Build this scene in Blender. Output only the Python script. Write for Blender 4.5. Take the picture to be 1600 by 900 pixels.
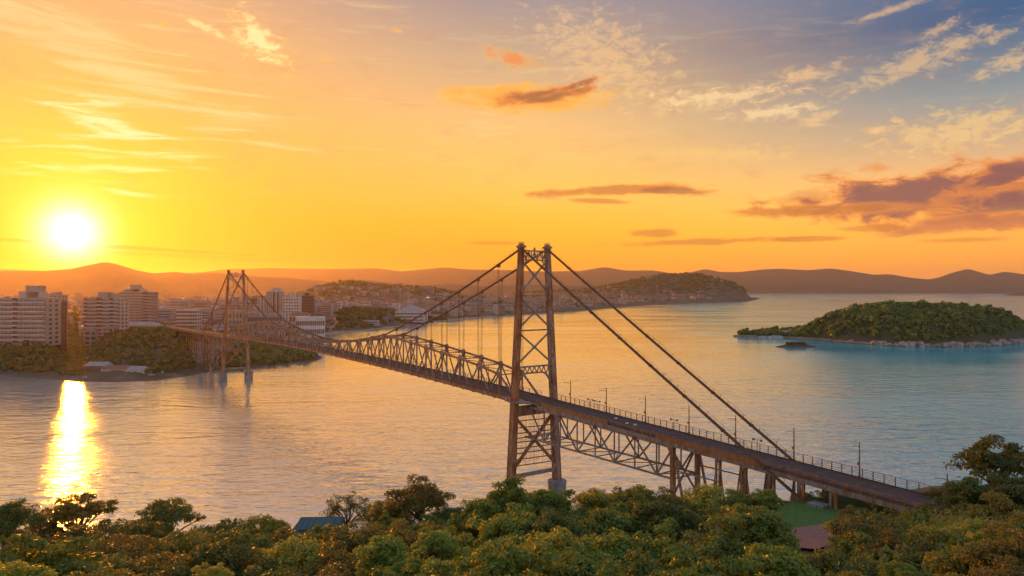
import bpy, math, random
import numpy as np
from mathutils import Vector, Matrix, noise as mnoise
R = math.radians
random.seed(4)
rng = np.random.default_rng(7)
S = bpy.context.scene
for o in list(bpy.data.objects): bpy.data.objects.remove(o)

# ------------------------------------------------------------------ camera
F, CY, CAMH = 1105.1, 452.4, 62.0          # focal length and horizon in 1600 px units, eye height in metres
cam = bpy.data.cameras.new('camera'); camo = bpy.data.objects.new('camera', cam); S.collection.objects.link(camo)
cam.sensor_width = 36; cam.lens = 36 * F / 1600; cam.shift_y = 2.4 / 1600
cam.clip_start = 1; cam.clip_end = 60000
camo.location = (0, 0, CAMH); camo.rotation_euler = (R(90), 0, 0)
S.camera = camo

# ------------------------------------------------------------------ sun, sky, exposure
SUN_AZ, SUN_EL = -31.9, 3.9
sl = bpy.data.lights.new('sun', 'SUN'); slo = bpy.data.objects.new('sun', sl); S.collection.objects.link(slo)
sl.energy = 3.6; sl.angle = R(1.8); sl.color = (1.0, 0.31, 0.012)
sd = Vector((math.sin(R(SUN_AZ)) * math.cos(R(SUN_EL)), math.cos(R(SUN_AZ)) * math.cos(R(SUN_EL)), math.sin(R(SUN_EL))))
slo.rotation_euler = sd.to_track_quat('Z', 'Y').to_euler()
S.view_settings.view_transform = 'Standard'; S.view_settings.look = 'None'
S.view_settings.exposure = 0.27; S.view_settings.gamma = 1
S.cycles.use_denoising = True
S.cycles.max_bounces = 6; S.cycles.diffuse_bounces = 3; S.cycles.glossy_bounces = 3
S.cycles.transmission_bounces = 4; S.cycles.volume_bounces = 0; S.cycles.transparent_max_bounces = 8
S.cycles.sample_clamp_indirect = 4
S.cycles.volume_max_steps = 32

def lin(c):
    o = []
    for v in c:
        v = v / 255
        o.append(v / 12.92 if v <= .04045 else ((v + .055) / 1.055) ** 2.4)
    return (*o, 1)

class N:
    """small helper that writes node trees"""
    def __init__(s, nt): s.t = nt
    def n(s, typ, **k):
        x = s.t.nodes.new(typ)
        for a, b in k.items(): setattr(x, a, b)
        return x
    def put(s, sock, v):
        if isinstance(v, bpy.types.NodeSocket): s.t.links.new(v, sock)
        elif v is not None: sock.default_value = v
    def m(s, op, a, b=None, c=None, clamp=False):
        x = s.n('ShaderNodeMath', operation=op, use_clamp=clamp)
        for i, v in enumerate((a, b, c)): s.put(x.inputs[i], v) if v is not None else None
        return x.outputs[0]
    def mr(s, v, a, b, c=0, d=1, smooth=True):
        x = s.n('ShaderNodeMapRange', interpolation_type='SMOOTHSTEP' if smooth else 'LINEAR')
        for i, q in enumerate((v, a, b, c, d)): s.put(x.inputs[i], q)
        return x.outputs[0]
    def mix(s, f, a, b, mode='MIX'):
        x = s.n('ShaderNodeMix', data_type='RGBA', blend_type=mode)
        s.put(x.inputs[0], f); s.put(x.inputs[6], a); s.put(x.inputs[7], b)
        return x.outputs[2]
    def ramp(s, f, st, interp='LINEAR'):
        x = s.n('ShaderNodeValToRGB'); x.color_ramp.interpolation = interp
        e = x.color_ramp.elements
        while len(e) < len(st): e.new(.5)
        for i, (p, c) in enumerate(st): e[i].position = p; e[i].color = c
        s.put(x.inputs[0], f); return x.outputs[0]
    def noise(s, v, scale, detail=3, rough=.55, dist=0.0, out=0):
        x = s.n('ShaderNodeTexNoise')
        if v is not None: s.put(x.inputs['Vector'], v)
        x.inputs['Scale'].default_value = scale; x.inputs['Detail'].default_value = detail
        x.inputs['Roughness'].default_value = rough; x.inputs['Distortion'].default_value = dist
        return x.outputs[out]
    def mapping(s, v, loc=(0, 0, 0), rot=(0, 0, 0), scale=(1, 1, 1), typ='POINT'):
        x = s.n('ShaderNodeMapping', vector_type=typ)
        s.put(x.inputs[0], v); x.inputs[1].default_value = loc; x.inputs[2].default_value = rot; x.inputs[3].default_value = scale
        return x.outputs[0]

def px_dir(px, py):
    a = math.atan2(px - 800, F); e = math.atan((CY - py) / F * math.cos(a))
    return math.degrees(a), math.degrees(e)

def build_world():
    w = bpy.data.worlds.new('World'); S.world = w; w.use_nodes = True
    t = w.node_tree; t.nodes.clear(); g = N(t)
    tc = g.n('ShaderNodeTexCoord').outputs['Generated']
    nrm = g.n('ShaderNodeVectorMath', operation='NORMALIZE'); g.put(nrm.inputs[0], tc); d = nrm.outputs[0]
    sp = g.n('ShaderNodeSeparateXYZ'); g.put(sp.inputs[0], d)
    az = g.m('MULTIPLY', g.m('ARCTAN2', sp.outputs[0], sp.outputs[1]), 180 / math.pi)
    el = g.m('MULTIPLY', g.m('ARCSINE', sp.outputs[2]), 180 / math.pi)
    e01 = g.m('DIVIDE', el, 60, clamp=True)
    dif = g.m('SUBTRACT', az, SUN_AZ)
    dif = g.m('ABSOLUTE', g.m('SUBTRACT', dif, g.m('MULTIPLY', g.m('GREATER_THAN', dif, 180), 360)))
    def rp(lst): return g.ramp(e01, [(a / 60, lin(c)) for a, c in lst])
    L = rp([(0, (240, 112, 4)), (2, (248, 128, 0)), (5, (250, 158, 0)), (8, (246, 172, 38)), (13, (240, 174, 82)), (18, (236, 176, 110)), (22, (220, 168, 124)), (40, (195, 180, 172)), (60, (160, 168, 188))])
    M = rp([(0, (250, 145, 28)), (1.7, (255, 160, 20)), (5.3, (255, 184, 38)), (8, (254, 194, 80)), (13, (248, 193, 118)), (18, (205, 170, 135)), (22, (165, 148, 145)), (32, (138, 156, 180)), (60, (132, 160, 192))])
    Q = rp([(0, (236, 142, 66)), (2, (248, 158, 54)), (4.5, (251, 172, 66)), (7, (243, 180, 102)), (10, (196, 164, 132)), (13, (140, 148, 150)), (18, (54, 92, 132)), (30, (92, 136, 178)), (60, (120, 155, 192))])
    B = rp([(0, (205, 160, 140)), (8, (205, 172, 165)), (25, (160, 172, 196)), (60, (130, 158, 194))])
    c = g.mix(g.mr(dif, 0, 34), L, M); c = g.mix(g.mr(dif, 30, 68), c, Q); c = g.mix(g.mr(dif, 75, 150), c, B)
    gain = g.m('MULTIPLY_ADD', g.m('MULTIPLY', g.mr(el, 0, 16, 1, 0), g.mr(dif, 18, 58)), .42, 1.0)
    sc_ = g.n('ShaderNodeVectorMath', operation='SCALE'); g.put(sc_.inputs[0], c); g.put(sc_.inputs['Scale'], gain); c = sc_.outputs[0]
    # soft glow round the sun
    dt = g.n('ShaderNodeVectorMath', operation='DOT_PRODUCT'); g.put(dt.inputs[0], d); dt.inputs[1].default_value = sd
    s = g.m('MULTIPLY', g.m('ARCCOSINE', g.m('MINIMUM', dt.outputs['Value'], 1.0)), 180 / math.pi)
    def addc(c, col, f):
        vm = g.n('ShaderNodeVectorMath', operation='SCALE'); vm.inputs[0].default_value = col; g.put(vm.inputs['Scale'], f)
        x = g.n('ShaderNodeVectorMath', operation='ADD'); g.put(x.inputs[0], c); g.put(x.inputs[1], vm.outputs[0]); return x.outputs[0]
    c = addc(c, (.16, .38, .0), g.m('EXPONENT', g.m('MULTIPLY', g.m('POWER', g.m('DIVIDE', s, 6.2), 1.5), -1)))
    # clouds in (azimuth, elevation) degrees
    cb = g.n('ShaderNodeCombineXYZ'); g.put(cb.inputs[0], az); g.put(cb.inputs[1], el); p = cb.outputs[0]
    n1 = g.noise(g.mapping(p, scale=(1, 2.6, 1)), .30, 9, .66, .4)
    n2 = g.noise(g.mapping(p, scale=(1, 1.9, 1), loc=(31, 7, 0)), .85, 8, .68, .5)
    n3 = g.noise(g.mapping(p, rot=(0, 0, R(22)), scale=(.32, 3.0, 1), loc=(3, 11, 0)), .30, 7, .6, 1.6)
    # thin veil of cirrus, everywhere, strongest towards the sun side
    veil = g.mr(n3, .50, .78)
    veil = g.m('MULTIPLY', veil, g.mr(el, 4, 10)); veil = g.m('MULTIPLY', veil, g.mr(dif, 70, 12, .08, .42))
    c = g.mix(veil, c, lin((255, 222, 150)))
    sh = g.mr(n1, .50, .70, 0, .22); sh = g.m('MULTIPLY', sh, g.mr(el, 3, 9))
    c = g.mix(sh, c, lin((196, 142, 105)))
    pale, gold, brown, mauve = (250, 200, 136), (255, 186, 72), (168, 104, 60), (140, 88, 84)
    orange, white, dun = (240, 140, 62), (255, 238, 165), (205, 125, 55)
    cl = [  # px, py, half width, half height, tilt, edge colour, core colour, noise, raggedness, opacity
        (818, 154, 140, 24, 0, gold, (250, 172, 62), 1, 2.1, .85), (850, 148, 100, 13, 7, orange, brown, 1, 1.8, .95), (905, 132, 56, 6, 15, orange, brown, 1, 1.6, .85),
        (945, 88, 125, 58, -28, pale, pale, 2, 4.6, .62), (800, 92, 60, 15, -12, gold, orange, 2, 2.8, .95),
        (402, 62, 66, 32, -38, gold, white, 2, 3.0, 1.0), (318, 42, 50, 8, -18, gold, white, 2, 3.0, .7),
        (620, 47, 12, 6, 0, gold, gold, 2, 2.0, .7), (510, 93, 18, 5, 0, gold, gold, 2, 2.0, .7), (255, 38, 14, 5, 0, gold, gold, 2, 2, .7),
        (1120, 153, 125, 18, 2, pale, (255, 216, 155), 2, 3.6, .85), (1205, 176, 80, 13, 4, pale, (255, 218, 158), 2, 3.6, .85),
        (1265, 118, 60, 16, 4, pale, pale, 2, 3.8, .7), (1430, 98, 125, 20, 14, pale, pale, 2, 4.2, .62), (1575, 98, 60, 13, 18, pale, pale, 2, 3.8, .65), (1470, 46, 32, 9, 22, pale, pale, 2, 3.4, .6), (1385, 18, 60, 6, 8, pale, pale, 2, 2.6, .6),
        (1275, 186, 30, 12, 14, pale, pale, 2, 2.8, .8), (1375, 203, 26, 8, 0, gold, pale, 2, 2.8, .75), (1500, 205, 115, 30, 3, (252, 200, 120), (252, 205, 130), 2, 4.4, .75),
        (1120, 240, 130, 14, -3, (254, 206, 120), (254, 206, 120), 2, 4.0, .55), (1260, 305, 60, 14, 4, orange, mauve, 1, 2.4, .3),
        (1455, 302, 205, 40, 3, orange, mauve, 1, 2.3, .96), (1585, 268, 75, 24, 22, orange, mauve, 1, 2.4, .9), (1600, 318, 120, 26, 0, orange, mauve, 1, 2.2, .9),
        (1290, 328, 160, 10, 0, orange, dun, 1, 2.0, .8), (1370, 262, 26, 8, 0, orange, orange, 2, 2.0, .8),
        (955, 297, 150, 9, 2, orange, dun, 1, 2.2, .85), (1050, 297, 60, 9, -3, orange, brown, 1, 2.0, .8), (935, 314, 62, 5, -3, orange, dun, 1, 2.0, .7),
        (1020, 364, 60, 8, 0, (245, 150, 50), dun, 1, 2.2, .7), (1090, 378, 140, 6, 1, (245, 150, 50), dun, 1, 2.2, .7), (1265, 373, 66, 5, 1, (245, 150, 50), dun, 1, 2.0, .65),
        (1550, 345, 130, 14, 4, (245, 150, 70), (205, 118, 78), 1, 2.2, .85), (1360, 357, 50, 6, 0, (245, 150, 60), dun, 1, 2, .6), (1510, 375, 60, 5, 0, orange, dun, 1, 2, .5),
        (770, 380, 45, 4, 0, (240, 140, 30), (225, 125, 35), 1, 2, .6),
        (200, 387, 330, 3.4, -2.4, (245, 150, 8), (225, 118, 8), 1, 1.6, .8), (330, 402, 200, 5, -2, (245, 150, 8), (235, 120, 10), 1, 1.6, .5),
        (180, 198, 80, 26, -16, white, (255, 248, 190), 3, 4.4, .75), (215, 241, 130, 12, 3, white, (255, 246, 170), 3, 4.0, .65), (165, 262, 110, 9, 3, white, (255, 248, 160), 3, 3.6, .75), (195, 302, 45, 6, -6, white, (255, 250, 180), 3, 2.6, .8),
        (150, 90, 260, 50, -20, (254, 206, 140), (254, 212, 150), 3, 4.6, .55), (360, 180, 180, 26, -10, (254, 206, 130), (254, 208, 140), 3, 4.2, .35),
    ]
    ns = {1: n1, 2: n2, 3: n3}
    for (px, py, hw, hh, tilt, ce, cc, ni, k, op) in cl:
        a, e = px_dir(px, py); q = math.degrees(1 / F)
        v = g.mapping(p, loc=(a, e, 0), rot=(0, 0, R(tilt)), scale=(hw * q, hh * q, 1), typ='TEXTURE')
        ln = g.n('ShaderNodeVectorMath', operation='LENGTH'); g.put(ln.inputs[0], v)
        dd = g.m('MULTIPLY_ADD', ns[ni], k, g.m('SUBTRACT', 1.0 - .5 * k, ln.outputs['Value']))
        col = g.mix(g.mr(dd, *((.12, .62) if ni == 1 else (.15, .8))), lin(ce), lin(cc))
        c = g.mix(g.mr(dd, -.10, 1.0 if ni != 1 else .42, 0, op * (.85 if ni != 1 else 1)), c, col)
    c = addc(c, (2.4, 2.4, 2.0), g.m('EXPONENT', g.m('MULTIPLY', g.m('POWER', g.m('DIVIDE', s, 1.55), 1.7), -1)))
    bg = g.n('ShaderNodeBackground'); g.put(bg.inputs[0], c); bg.inputs[1].default_value = 1.0
    sk = g.n('ShaderNodeTexSky', sky_type='NISHITA'); sk.sun_disc = False
    sk.sun_elevation = R(SUN_EL); sk.sun_rotation = R(SUN_AZ); sk.dust_density = 2.0
    bg2 = g.n('ShaderNodeBackground'); g.put(bg2.inputs[0], sk.outputs[0]); bg2.inputs[1].default_value = 0.05
    ms = g.n('ShaderNodeMixShader'); ms.inputs[0].default_value = .12
    g.put(ms.inputs[1], bg.outputs[0]); g.put(ms.inputs[2], bg2.outputs[0])
    ou = g.n('ShaderNodeOutputWorld'); g.put(ou.inputs[0], ms.outputs[0])
    w.cycles.sampling_method = 'MANUAL'; w.cycles.sample_map_resolution = 512
build_world()

ORD = ['first', 'second', 'third', 'fourth', 'fifth', 'sixth', 'seventh', 'eighth', 'ninth', 'tenth']
# ------------------------------------------------------------------ tags and object helpers
C = S.collection
def tag(o, label=None, cat=None, group=None, kind=None):
    if label: o['label'] = label
    if cat: o['category'] = cat
    if group: o['group'] = group
    if kind: o['kind'] = kind
    return o
def empty(name, loc=(0, 0, 0), rz=0, parent=None):
    o = bpy.data.objects.new(name, None); C.objects.link(o); o.location = loc; o.rotation_euler = (0, 0, rz)
    o.parent = parent; o.empty_display_size = 1
    return o
def link(name, me, parent=None, loc=(0, 0, 0)):
    o = bpy.data.objects.new(name, me); C.objects.link(o); o.parent = parent; o.location = loc
    return o
def mesh_np(name, V, Fq, mat=None, smooth=False):
    """V (n,3), Fq (m,k) arrays"""
    me = bpy.data.meshes.new(name); V = np.asarray(V, np.float32); Fq = np.asarray(Fq, np.int32)
    m, k = Fq.shape
    me.vertices.add(len(V)); me.vertices.foreach_set('co', V.ravel())
    me.loops.add(m * k); me.loops.foreach_set('vertex_index', Fq.ravel())
    me.polygons.add(m); me.polygons.foreach_set('loop_start', np.arange(0, m * k, k, dtype=np.int32))
    me.polygons.foreach_set('loop_total', np.full(m, k, np.int32))
    if smooth: me.polygons.foreach_set('use_smooth', np.ones(m, bool))
    me.update(calc_edges=True)
    if mat: me.materials.append(mat)
    return me
class MB:
    """collects boxes, bars and tubes into one mesh"""
    def __init__(s): s.v = []; s.f = []; s.mi = []; s.cur = 0
    def add(s, vs, fs):
        b = len(s.v); s.v += [tuple(v) for v in vs]
        for f in fs: s.f.append(tuple(b + i for i in f)); s.mi.append(s.cur)
    def box(s, x0, x1, y0, y1, z0, z1):
        s.add([(x0, y0, z0), (x1, y0, z0), (x1, y1, z0), (x0, y1, z0), (x0, y0, z1), (x1, y0, z1), (x1, y1, z1), (x0, y1, z1)],
              [(0, 3, 2, 1), (4, 5, 6, 7), (0, 1, 5, 4), (1, 2, 6, 5), (2, 3, 7, 6), (3, 0, 4, 7)])
    def bar(s, a, b, w, h=None, up=(0, 0, 1)):
        h = h or w; a = Vector(a); b = Vector(b); d = (b - a).normalized(); up = Vector(up)
        if abs(d.dot(up)) > .97: up = Vector((0, 1, 0))
        r = d.cross(up).normalized(); u = r.cross(d)
        vs = [q + r * (i * w / 2) + u * (j * h / 2) for q in (a, b) for i, j in ((-1, -1), (1, -1), (1, 1), (-1, 1))]
        s.add(vs, [(3, 2, 1, 0), (4, 5, 6, 7), (0, 1, 5, 4), (1, 2, 6, 5), (2, 3, 7, 6), (3, 0, 4, 7)])
    def tube(s, pts, rs, n=7, cap=True):
        base = len(s.v); pts = [Vector(p) for p in pts]
        for i, p in enumerate(pts):
            d = (pts[min(i + 1, len(pts) - 1)] - pts[max(i - 1, 0)]).normalized()
            a = Vector((1, 0, 0)) if abs(d.x) < .8 else Vector((0, 1, 0))
            r = d.cross(a).normalized(); u = r.cross(d)
            for k in range(n):
                t = 2 * math.pi * k / n; s.v.append(tuple(p + (r * math.cos(t) + u * math.sin(t)) * rs[i]))
        for i in range(len(pts) - 1):
            for k in range(n):
                a = base + i * n + k; b = base + i * n + (k + 1) % n
                s.f.append((a, b, b + n, a + n)); s.mi.append(s.cur)
        if cap:
            s.f.append(tuple(base + k for k in range(n))[::-1]); s.mi.append(s.cur)
            s.f.append(tuple(base + (len(pts) - 1) * n + k for k in range(n))); s.mi.append(s.cur)
    def lathe(s, prof, n=20, cx=0, cy=0):
        base = len(s.v)
        for r, z in prof:
            for k in range(n):
                t = 2 * math.pi * k / n; s.v.append((cx + r * math.cos(t), cy + r * math.sin(t), z))
        for i in range(len(prof) - 1):
            for k in range(n):
                a = base + i * n + k; b = base + i * n + (k + 1) % n
                s.f.append((a, b, b + n, a + n)); s.mi.append(s.cur)
        s.f.append(tuple(base + (len(prof) - 1) * n + k for k in range(n))); s.mi.append(s.cur)
    def mesh(s, name, mats):
        me = bpy.data.meshes.new(name); me.from_pydata(s.v, [], s.f); me.update()
        for m in (mats if isinstance(mats, (list, tuple)) else [mats]): me.materials.append(m)
        if max(s.mi, default=0): me.polygons.foreach_set('material_index', s.mi)
        return me
    def build(s, name, mats, parent=None, kind=None):
        o = link(name, s.mesh(name, mats), parent)
        if kind: o['kind'] = kind
        return o

# ------------------------------------------------------------------ materials
def principled(name, col, rough=.7, metal=0.0, spec=.5, vary=0.0, vscale=1.0, c2=None, bump=0.0, bscale=5.0, c3=None, stretch=None, info=0.0):
    m = bpy.data.materials.new(name); m.use_nodes = True; g = N(m.node_tree); b = m.node_tree.nodes['Principled BSDF']
    b.inputs['Roughness'].default_value = rough; b.inputs['Metallic'].default_value = metal; b.inputs['Specular IOR Level'].default_value = spec
    pos = g.n('ShaderNodeNewGeometry').outputs['Position']
    if stretch: pos = g.mapping(pos, scale=stretch)
    c = (*col, 1)
    if c2 or vary:
        c2 = (*(c2 or tuple(v * (1 - vary) for v in col)), 1)
        c = g.mix(g.mr(g.noise(pos, vscale, 5, .62), .36, .64), c, c2)
        if c3: c = g.mix(g.mr(g.noise(pos, vscale * 2.7, 4, .6), .54, .68), c, (*c3, 1))
    if info:
        oi = g.n('ShaderNodeObjectInfo'); hs = g.n('ShaderNodeHueSaturation')
        g.put(hs.inputs['Value'], g.mr(oi.outputs['Random'], 0, 1, 1 - info, 1 + info, False)); g.put(hs.inputs['Color'], c); c = hs.outputs[0]
    g.put(b.inputs['Base Color'], c)
    if bump:
        bp = g.n('ShaderNodeBump'); bp.inputs['Strength'].default_value = bump; g.put(bp.inputs['Height'], g.noise(pos, bscale, 4, .6)); g.put(b.inputs['Normal'], bp.outputs[0])
    return m
def leaf_mat(name, c1, c2, c3, trans=.35, sc=.35):
    m = bpy.data.materials.new(name); m.use_nodes = True; t = m.node_tree; g = N(t); b = t.nodes['Principled BSDF']
    pos = g.n('ShaderNodeNewGeometry'); oi = g.n('ShaderNodeObjectInfo')
    c = g.mix(g.mr(g.noise(pos.outputs['Position'], sc, 3, .6), .35, .65), (*c1, 1), (*c2, 1))
    c = g.mix(g.mr(pos.outputs['Random Per Island'], .55, 1), c, (*c3, 1))
    hs = g.n('ShaderNodeHueSaturation'); g.put(hs.inputs['Color'], c)
    g.put(hs.inputs['Hue'], g.mr(oi.outputs['Random'], 0, 1, .485, .515, False)); g.put(hs.inputs['Value'], g.mr(g.m('FRACT', g.m('MULTIPLY', oi.outputs['Random'], 7.3)), 0, 1, .75, 1.3, False))
    c = hs.outputs[0]
    g.put(b.inputs['Base Color'], c); b.inputs['Roughness'].default_value = .5; b.inputs['Specular IOR Level'].default_value = .45
    tr = g.n('ShaderNodeBsdfTranslucent'); g.put(tr.inputs[0], g.mix(1.0, c, (1.7, 1.5, .7, 1), 'MULTIPLY'))
    ms = g.n('ShaderNodeMixShader'); ms.inputs[0].default_value = trans
    g.put(ms.inputs[1], b.outputs[0]); g.put(ms.inputs[2], tr.outputs[0]); g.put(t.nodes['Material Output'].inputs[0], ms.outputs[0])
    return m
def emis(name, col, st):
    m = bpy.data.materials.new(name); m.use_nodes = True; b = m.node_tree.nodes['Principled BSDF']
    b.inputs['Emission Color'].default_value = (*col, 1); b.inputs['Emission Strength'].default_value = st; b.inputs['Base Color'].default_value = (*col, 1)
    return m
def water_mat():
    m = bpy.data.materials.new('sea_water'); m.use_nodes = True; t = m.node_tree; g = N(t); b = t.nodes['Principled BSDF']
    pos = g.n('ShaderNodeNewGeometry').outputs['Position']
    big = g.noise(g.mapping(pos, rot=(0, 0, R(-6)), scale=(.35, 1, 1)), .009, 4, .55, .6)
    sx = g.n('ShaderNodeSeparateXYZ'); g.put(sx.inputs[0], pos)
    clear = g.mr(g.m('MULTIPLY_ADD', big, 90, g.m('MULTIPLY_ADD', sx.outputs[1], -.20, sx.outputs[0])), 20, 190)   # mask puts reflected sky tones into the colour: pale left, teal and duller right
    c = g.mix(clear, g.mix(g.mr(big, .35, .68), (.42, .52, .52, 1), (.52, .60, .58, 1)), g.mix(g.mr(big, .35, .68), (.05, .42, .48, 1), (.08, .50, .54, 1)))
    rough = g.mr(g.noise(g.mapping(pos, rot=(0, 0, R(5)), scale=(.25, 1, 1)), .012, 4, .6, .8), .35, .68, .06, .20)
    w1 = g.noise(g.mapping(pos, rot=(0, 0, R(8)), scale=(.34, 1, 1)), .42, 3, .6, .5)
    w2 = g.noise(g.mapping(pos, rot=(0, 0, R(-12)), scale=(.45, 1, 1)), .13, 3, .55, .6)
    w3 = g.noise(g.mapping(pos, rot=(0, 0, R(-4)), scale=(.5, 1, 1)), 1.5, 2, .6, .3)
    h = g.m('ADD', g.m('MULTIPLY', w1, 1.35), g.m('MULTIPLY', w2, 3.4)); h = g.m('ADD', h, g.m('MULTIPLY', w3, .05))
    h = g.m('MULTIPLY', h, g.mr(sx.outputs[1], 180, 620, 1.9, .8))   # the strait is choppier than the open bay
    bp = g.n('ShaderNodeBump'); bp.inputs['Strength'].default_value = 1.0; bp.inputs['Distance'].default_value = .12
    g.put(bp.inputs['Height'], h)
    t.nodes.remove(b); df = g.n('ShaderNodeBsdfDiffuse'); g.put(df.inputs[0], c); g.put(df.inputs['Normal'], bp.outputs[0])
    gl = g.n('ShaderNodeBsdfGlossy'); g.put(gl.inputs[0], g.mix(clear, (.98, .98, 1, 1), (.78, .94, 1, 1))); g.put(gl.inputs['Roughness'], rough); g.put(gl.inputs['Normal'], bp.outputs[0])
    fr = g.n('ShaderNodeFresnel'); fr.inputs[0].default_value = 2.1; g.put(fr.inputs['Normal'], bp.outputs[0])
    ms = g.n('ShaderNodeMixShader'); g.put(ms.inputs[0], g.m('MULTIPLY', g.mr(fr.outputs[0], .1, .7, .36, .96, False), g.m('MULTIPLY_ADD', clear, -.30, 1.0))); g.put(ms.inputs[1], df.outputs[0]); g.put(ms.inputs[2], gl.outputs[0])  # same mask also weakens the mirror reflection towards the right
    g.put(t.nodes['Material Output'].inputs[0], ms.outputs[0])
    return m

M_ = dict(
    steel=principled('weathered_steel', (.44, .27, .17), .6, .0, .5, c2=(.30, .105, .035), vscale=.55, c3=(.58, .47, .37), bump=.25, bscale=6, stretch=(1, 1, .3)),
    steel2=principled('rusty_steel', (.50, .21, .065), .65, .0, .45, c2=(.26, .085, .03), vscale=.6, c3=(.55, .36, .22), bump=.25, bscale=6, stretch=(1, 1, .3)),
    steelgrey=principled('grey_painted_steel', (.37, .30, .23), .6, .0, .45, c2=(.27, .14, .075), vscale=.7, c3=(.44, .41, .37), stretch=(1, 1, .4)),
    chain=principled('chain_iron', (.28, .13, .06), .65, .0, .4, c2=(.18, .09, .05), vscale=.6),
    panel=principled('orange_primer', (.50, .20, .045), .7, .0, .35, c2=(.36, .15, .05), vscale=.45, c3=(.42, .24, .12)),
    deck=principled('deck_surface', (.125, .062, .048), .85, c2=(.075, .040, .034), vscale=.35, c3=(.17, .10, .08)),
    walk=principled('walkway_boards', (.17, .10, .07), .85, c2=(.12, .07, .05), vscale=.8),
    concrete=principled('pier_concrete', (.33, .31, .28), .9, c2=(.22, .20, .17), vscale=.6, c3=(.15, .14, .11), bump=.3, bscale=3),
    rock=principled('shore_rock', (.48, .40, .31), .9, c2=(.20, .15, .11), vscale=.25, c3=(.12, .09, .06), bump=.6, bscale=1.2),
    darkrock=principled('dark_rock', (.13, .095, .06), .9, c2=(.08, .06, .04), vscale=.4, bump=.6, bscale=1.2),
    sand=principled('beach_sand', (.36, .28, .2), .9, c2=(.28, .22, .15), vscale=.05),
    soil=principled('hill_soil', (.07, .065, .035), .95, c2=(.05, .05, .025), vscale=.1, c3=(.10, .08, .05)),
    city_ground=principled('town_ground', (.10, .085, .05), .95, c2=(.05, .06, .03), vscale=.012, c3=(.16, .13, .10)),
    grass=principled('lawn_grass', (.09, .19, .035), .9, c2=(.065, .14, .03), vscale=.9, bump=.4, bscale=8),
    paving=principled('red_paving', (.36, .17, .13), .9, c2=(.28, .14, .11), vscale=1.5),
    mount=principled('mountain_forest', (.075, .07, .04), .95, c2=(.05, .055, .035), vscale=.004, c3=(.10, .085, .055)),
    bark=principled('bark', (.13, .095, .065), .9, c2=(.08, .06, .04), vscale=1.5, bump=.5, bscale=7),
    white=principled('white_plaster', (.62, .57, .50), .85, c2=(.50, .45, .39), vscale=.15, info=.18),
    cream=principled('cream_plaster', (.52, .43, .32), .85, c2=(.44, .36, .27), vscale=.15, info=.18),
    pink=principled('pink_plaster', (.50, .33, .25), .85, c2=(.42, .28, .22), vscale=.15, info=.15),
    greyw=principled('grey_plaster', (.36, .34, .32), .85, c2=(.28, .27, .26), vscale=.15, info=.15),
    bluew=principled('pale_blue_cladding', (.42, .48, .54), .7, c2=(.36, .42, .48), vscale=.15),
    brick=principled('brown_cladding', (.22, .10, .06), .8, c2=(.17, .08, .05), vscale=.2),
    yellow=principled('ochre_plaster', (.48, .36, .14), .85, c2=(.40, .29, .12), vscale=.15),
    glass=principled('dark_window_glass', (.11, .085, .07), .22, spec=.6),
    tile=principled('clay_tile_roof', (.30, .13, .07), .85, c2=(.22, .10, .06), vscale=.6, info=.2),
    roofgrey=principled('grey_sheet_roof', (.34, .32, .31), .6, c2=(.27, .25, .24), vscale=.3, info=.15),
    teal=principled('teal_sheet_roof', (.045, .125, .12), .6, c2=(.06, .10, .085), vscale=.5),
    lampm=principled('lamp_pole_metal', (.24, .15, .09), .6, c2=(.17, .10, .06), vscale=.6),
    lamph=principled('lamp_head_glass', (.55, .55, .52), .4),
    lit=emis('lit_lamp', (1.0, .62, .22), 5.0),
    whitecloth=principled('white_sheet', (.7, .68, .64), .8),
)
M_['leafA'] = leaf_mat('leaf_deep_green', (.085, .128, .020), (.125, .165, .025), (.20, .22, .04), .34)
M_['leafB'] = leaf_mat('leaf_rusty_olive', (.125, .145, .022), (.175, .155, .026), (.32, .23, .04), .36)
M_['leafC'] = leaf_mat('leaf_bright_green', (.130, .205, .024), (.180, .245, .030), (.30, .32, .05), .38)
M_['leafD'] = leaf_mat('leaf_yellow_green', (.190, .240, .030), (.25, .27, .036), (.40, .37, .06), .38)
M_['leafI'] = leaf_mat('leaf_island', (.110, .185, .035), (.230, .270, .060), (.28, .30, .08), .3, .035)
M_['leafF'] = leaf_mat('leaf_far', (.075, .115, .030), (.150, .155, .042), (.18, .18, .05), .2, .02)

# ------------------------------------------------------------------ world mapping helpers (pixel of the photo -> place on the ground)
def gp(px, py, z=0.0):
    D = F * (CAMH - z) / (py - CY)
    return ((px - 800) / F * D, D)
def at(px, D): return (px - 800) / F * D
def zat(py, D): return CAMH - (py - CY) / F * D

# ------------------------------------------------------------------ water
def water():
    xs = np.concatenate([-np.geomspace(400, 13500, 18)[::-1], np.linspace(-300, 300, 7), np.geomspace(400, 13500, 18)])
    ys = np.concatenate([[-1500, -800, -300, 0], np.geomspace(60, 15500, 40)])
    X, Y = np.meshgrid(xs, ys, indexing='ij'); V = np.stack([X.ravel(), Y.ravel(), np.zeros(X.size)], 1)
    n, m = X.shape; i, j = np.meshgrid(np.arange(n - 1), np.arange(m - 1), indexing='ij'); a = (i * m + j).ravel()
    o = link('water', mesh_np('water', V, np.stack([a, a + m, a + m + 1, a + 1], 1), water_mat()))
    tag(o, kind='structure')
water()

def fbm(x, y, sc, oct=4, seed=0.0):
    return mnoise.fractal(Vector((x * sc + seed, y * sc - seed, seed * .37)), 1.0, 2.0, oct)

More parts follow.
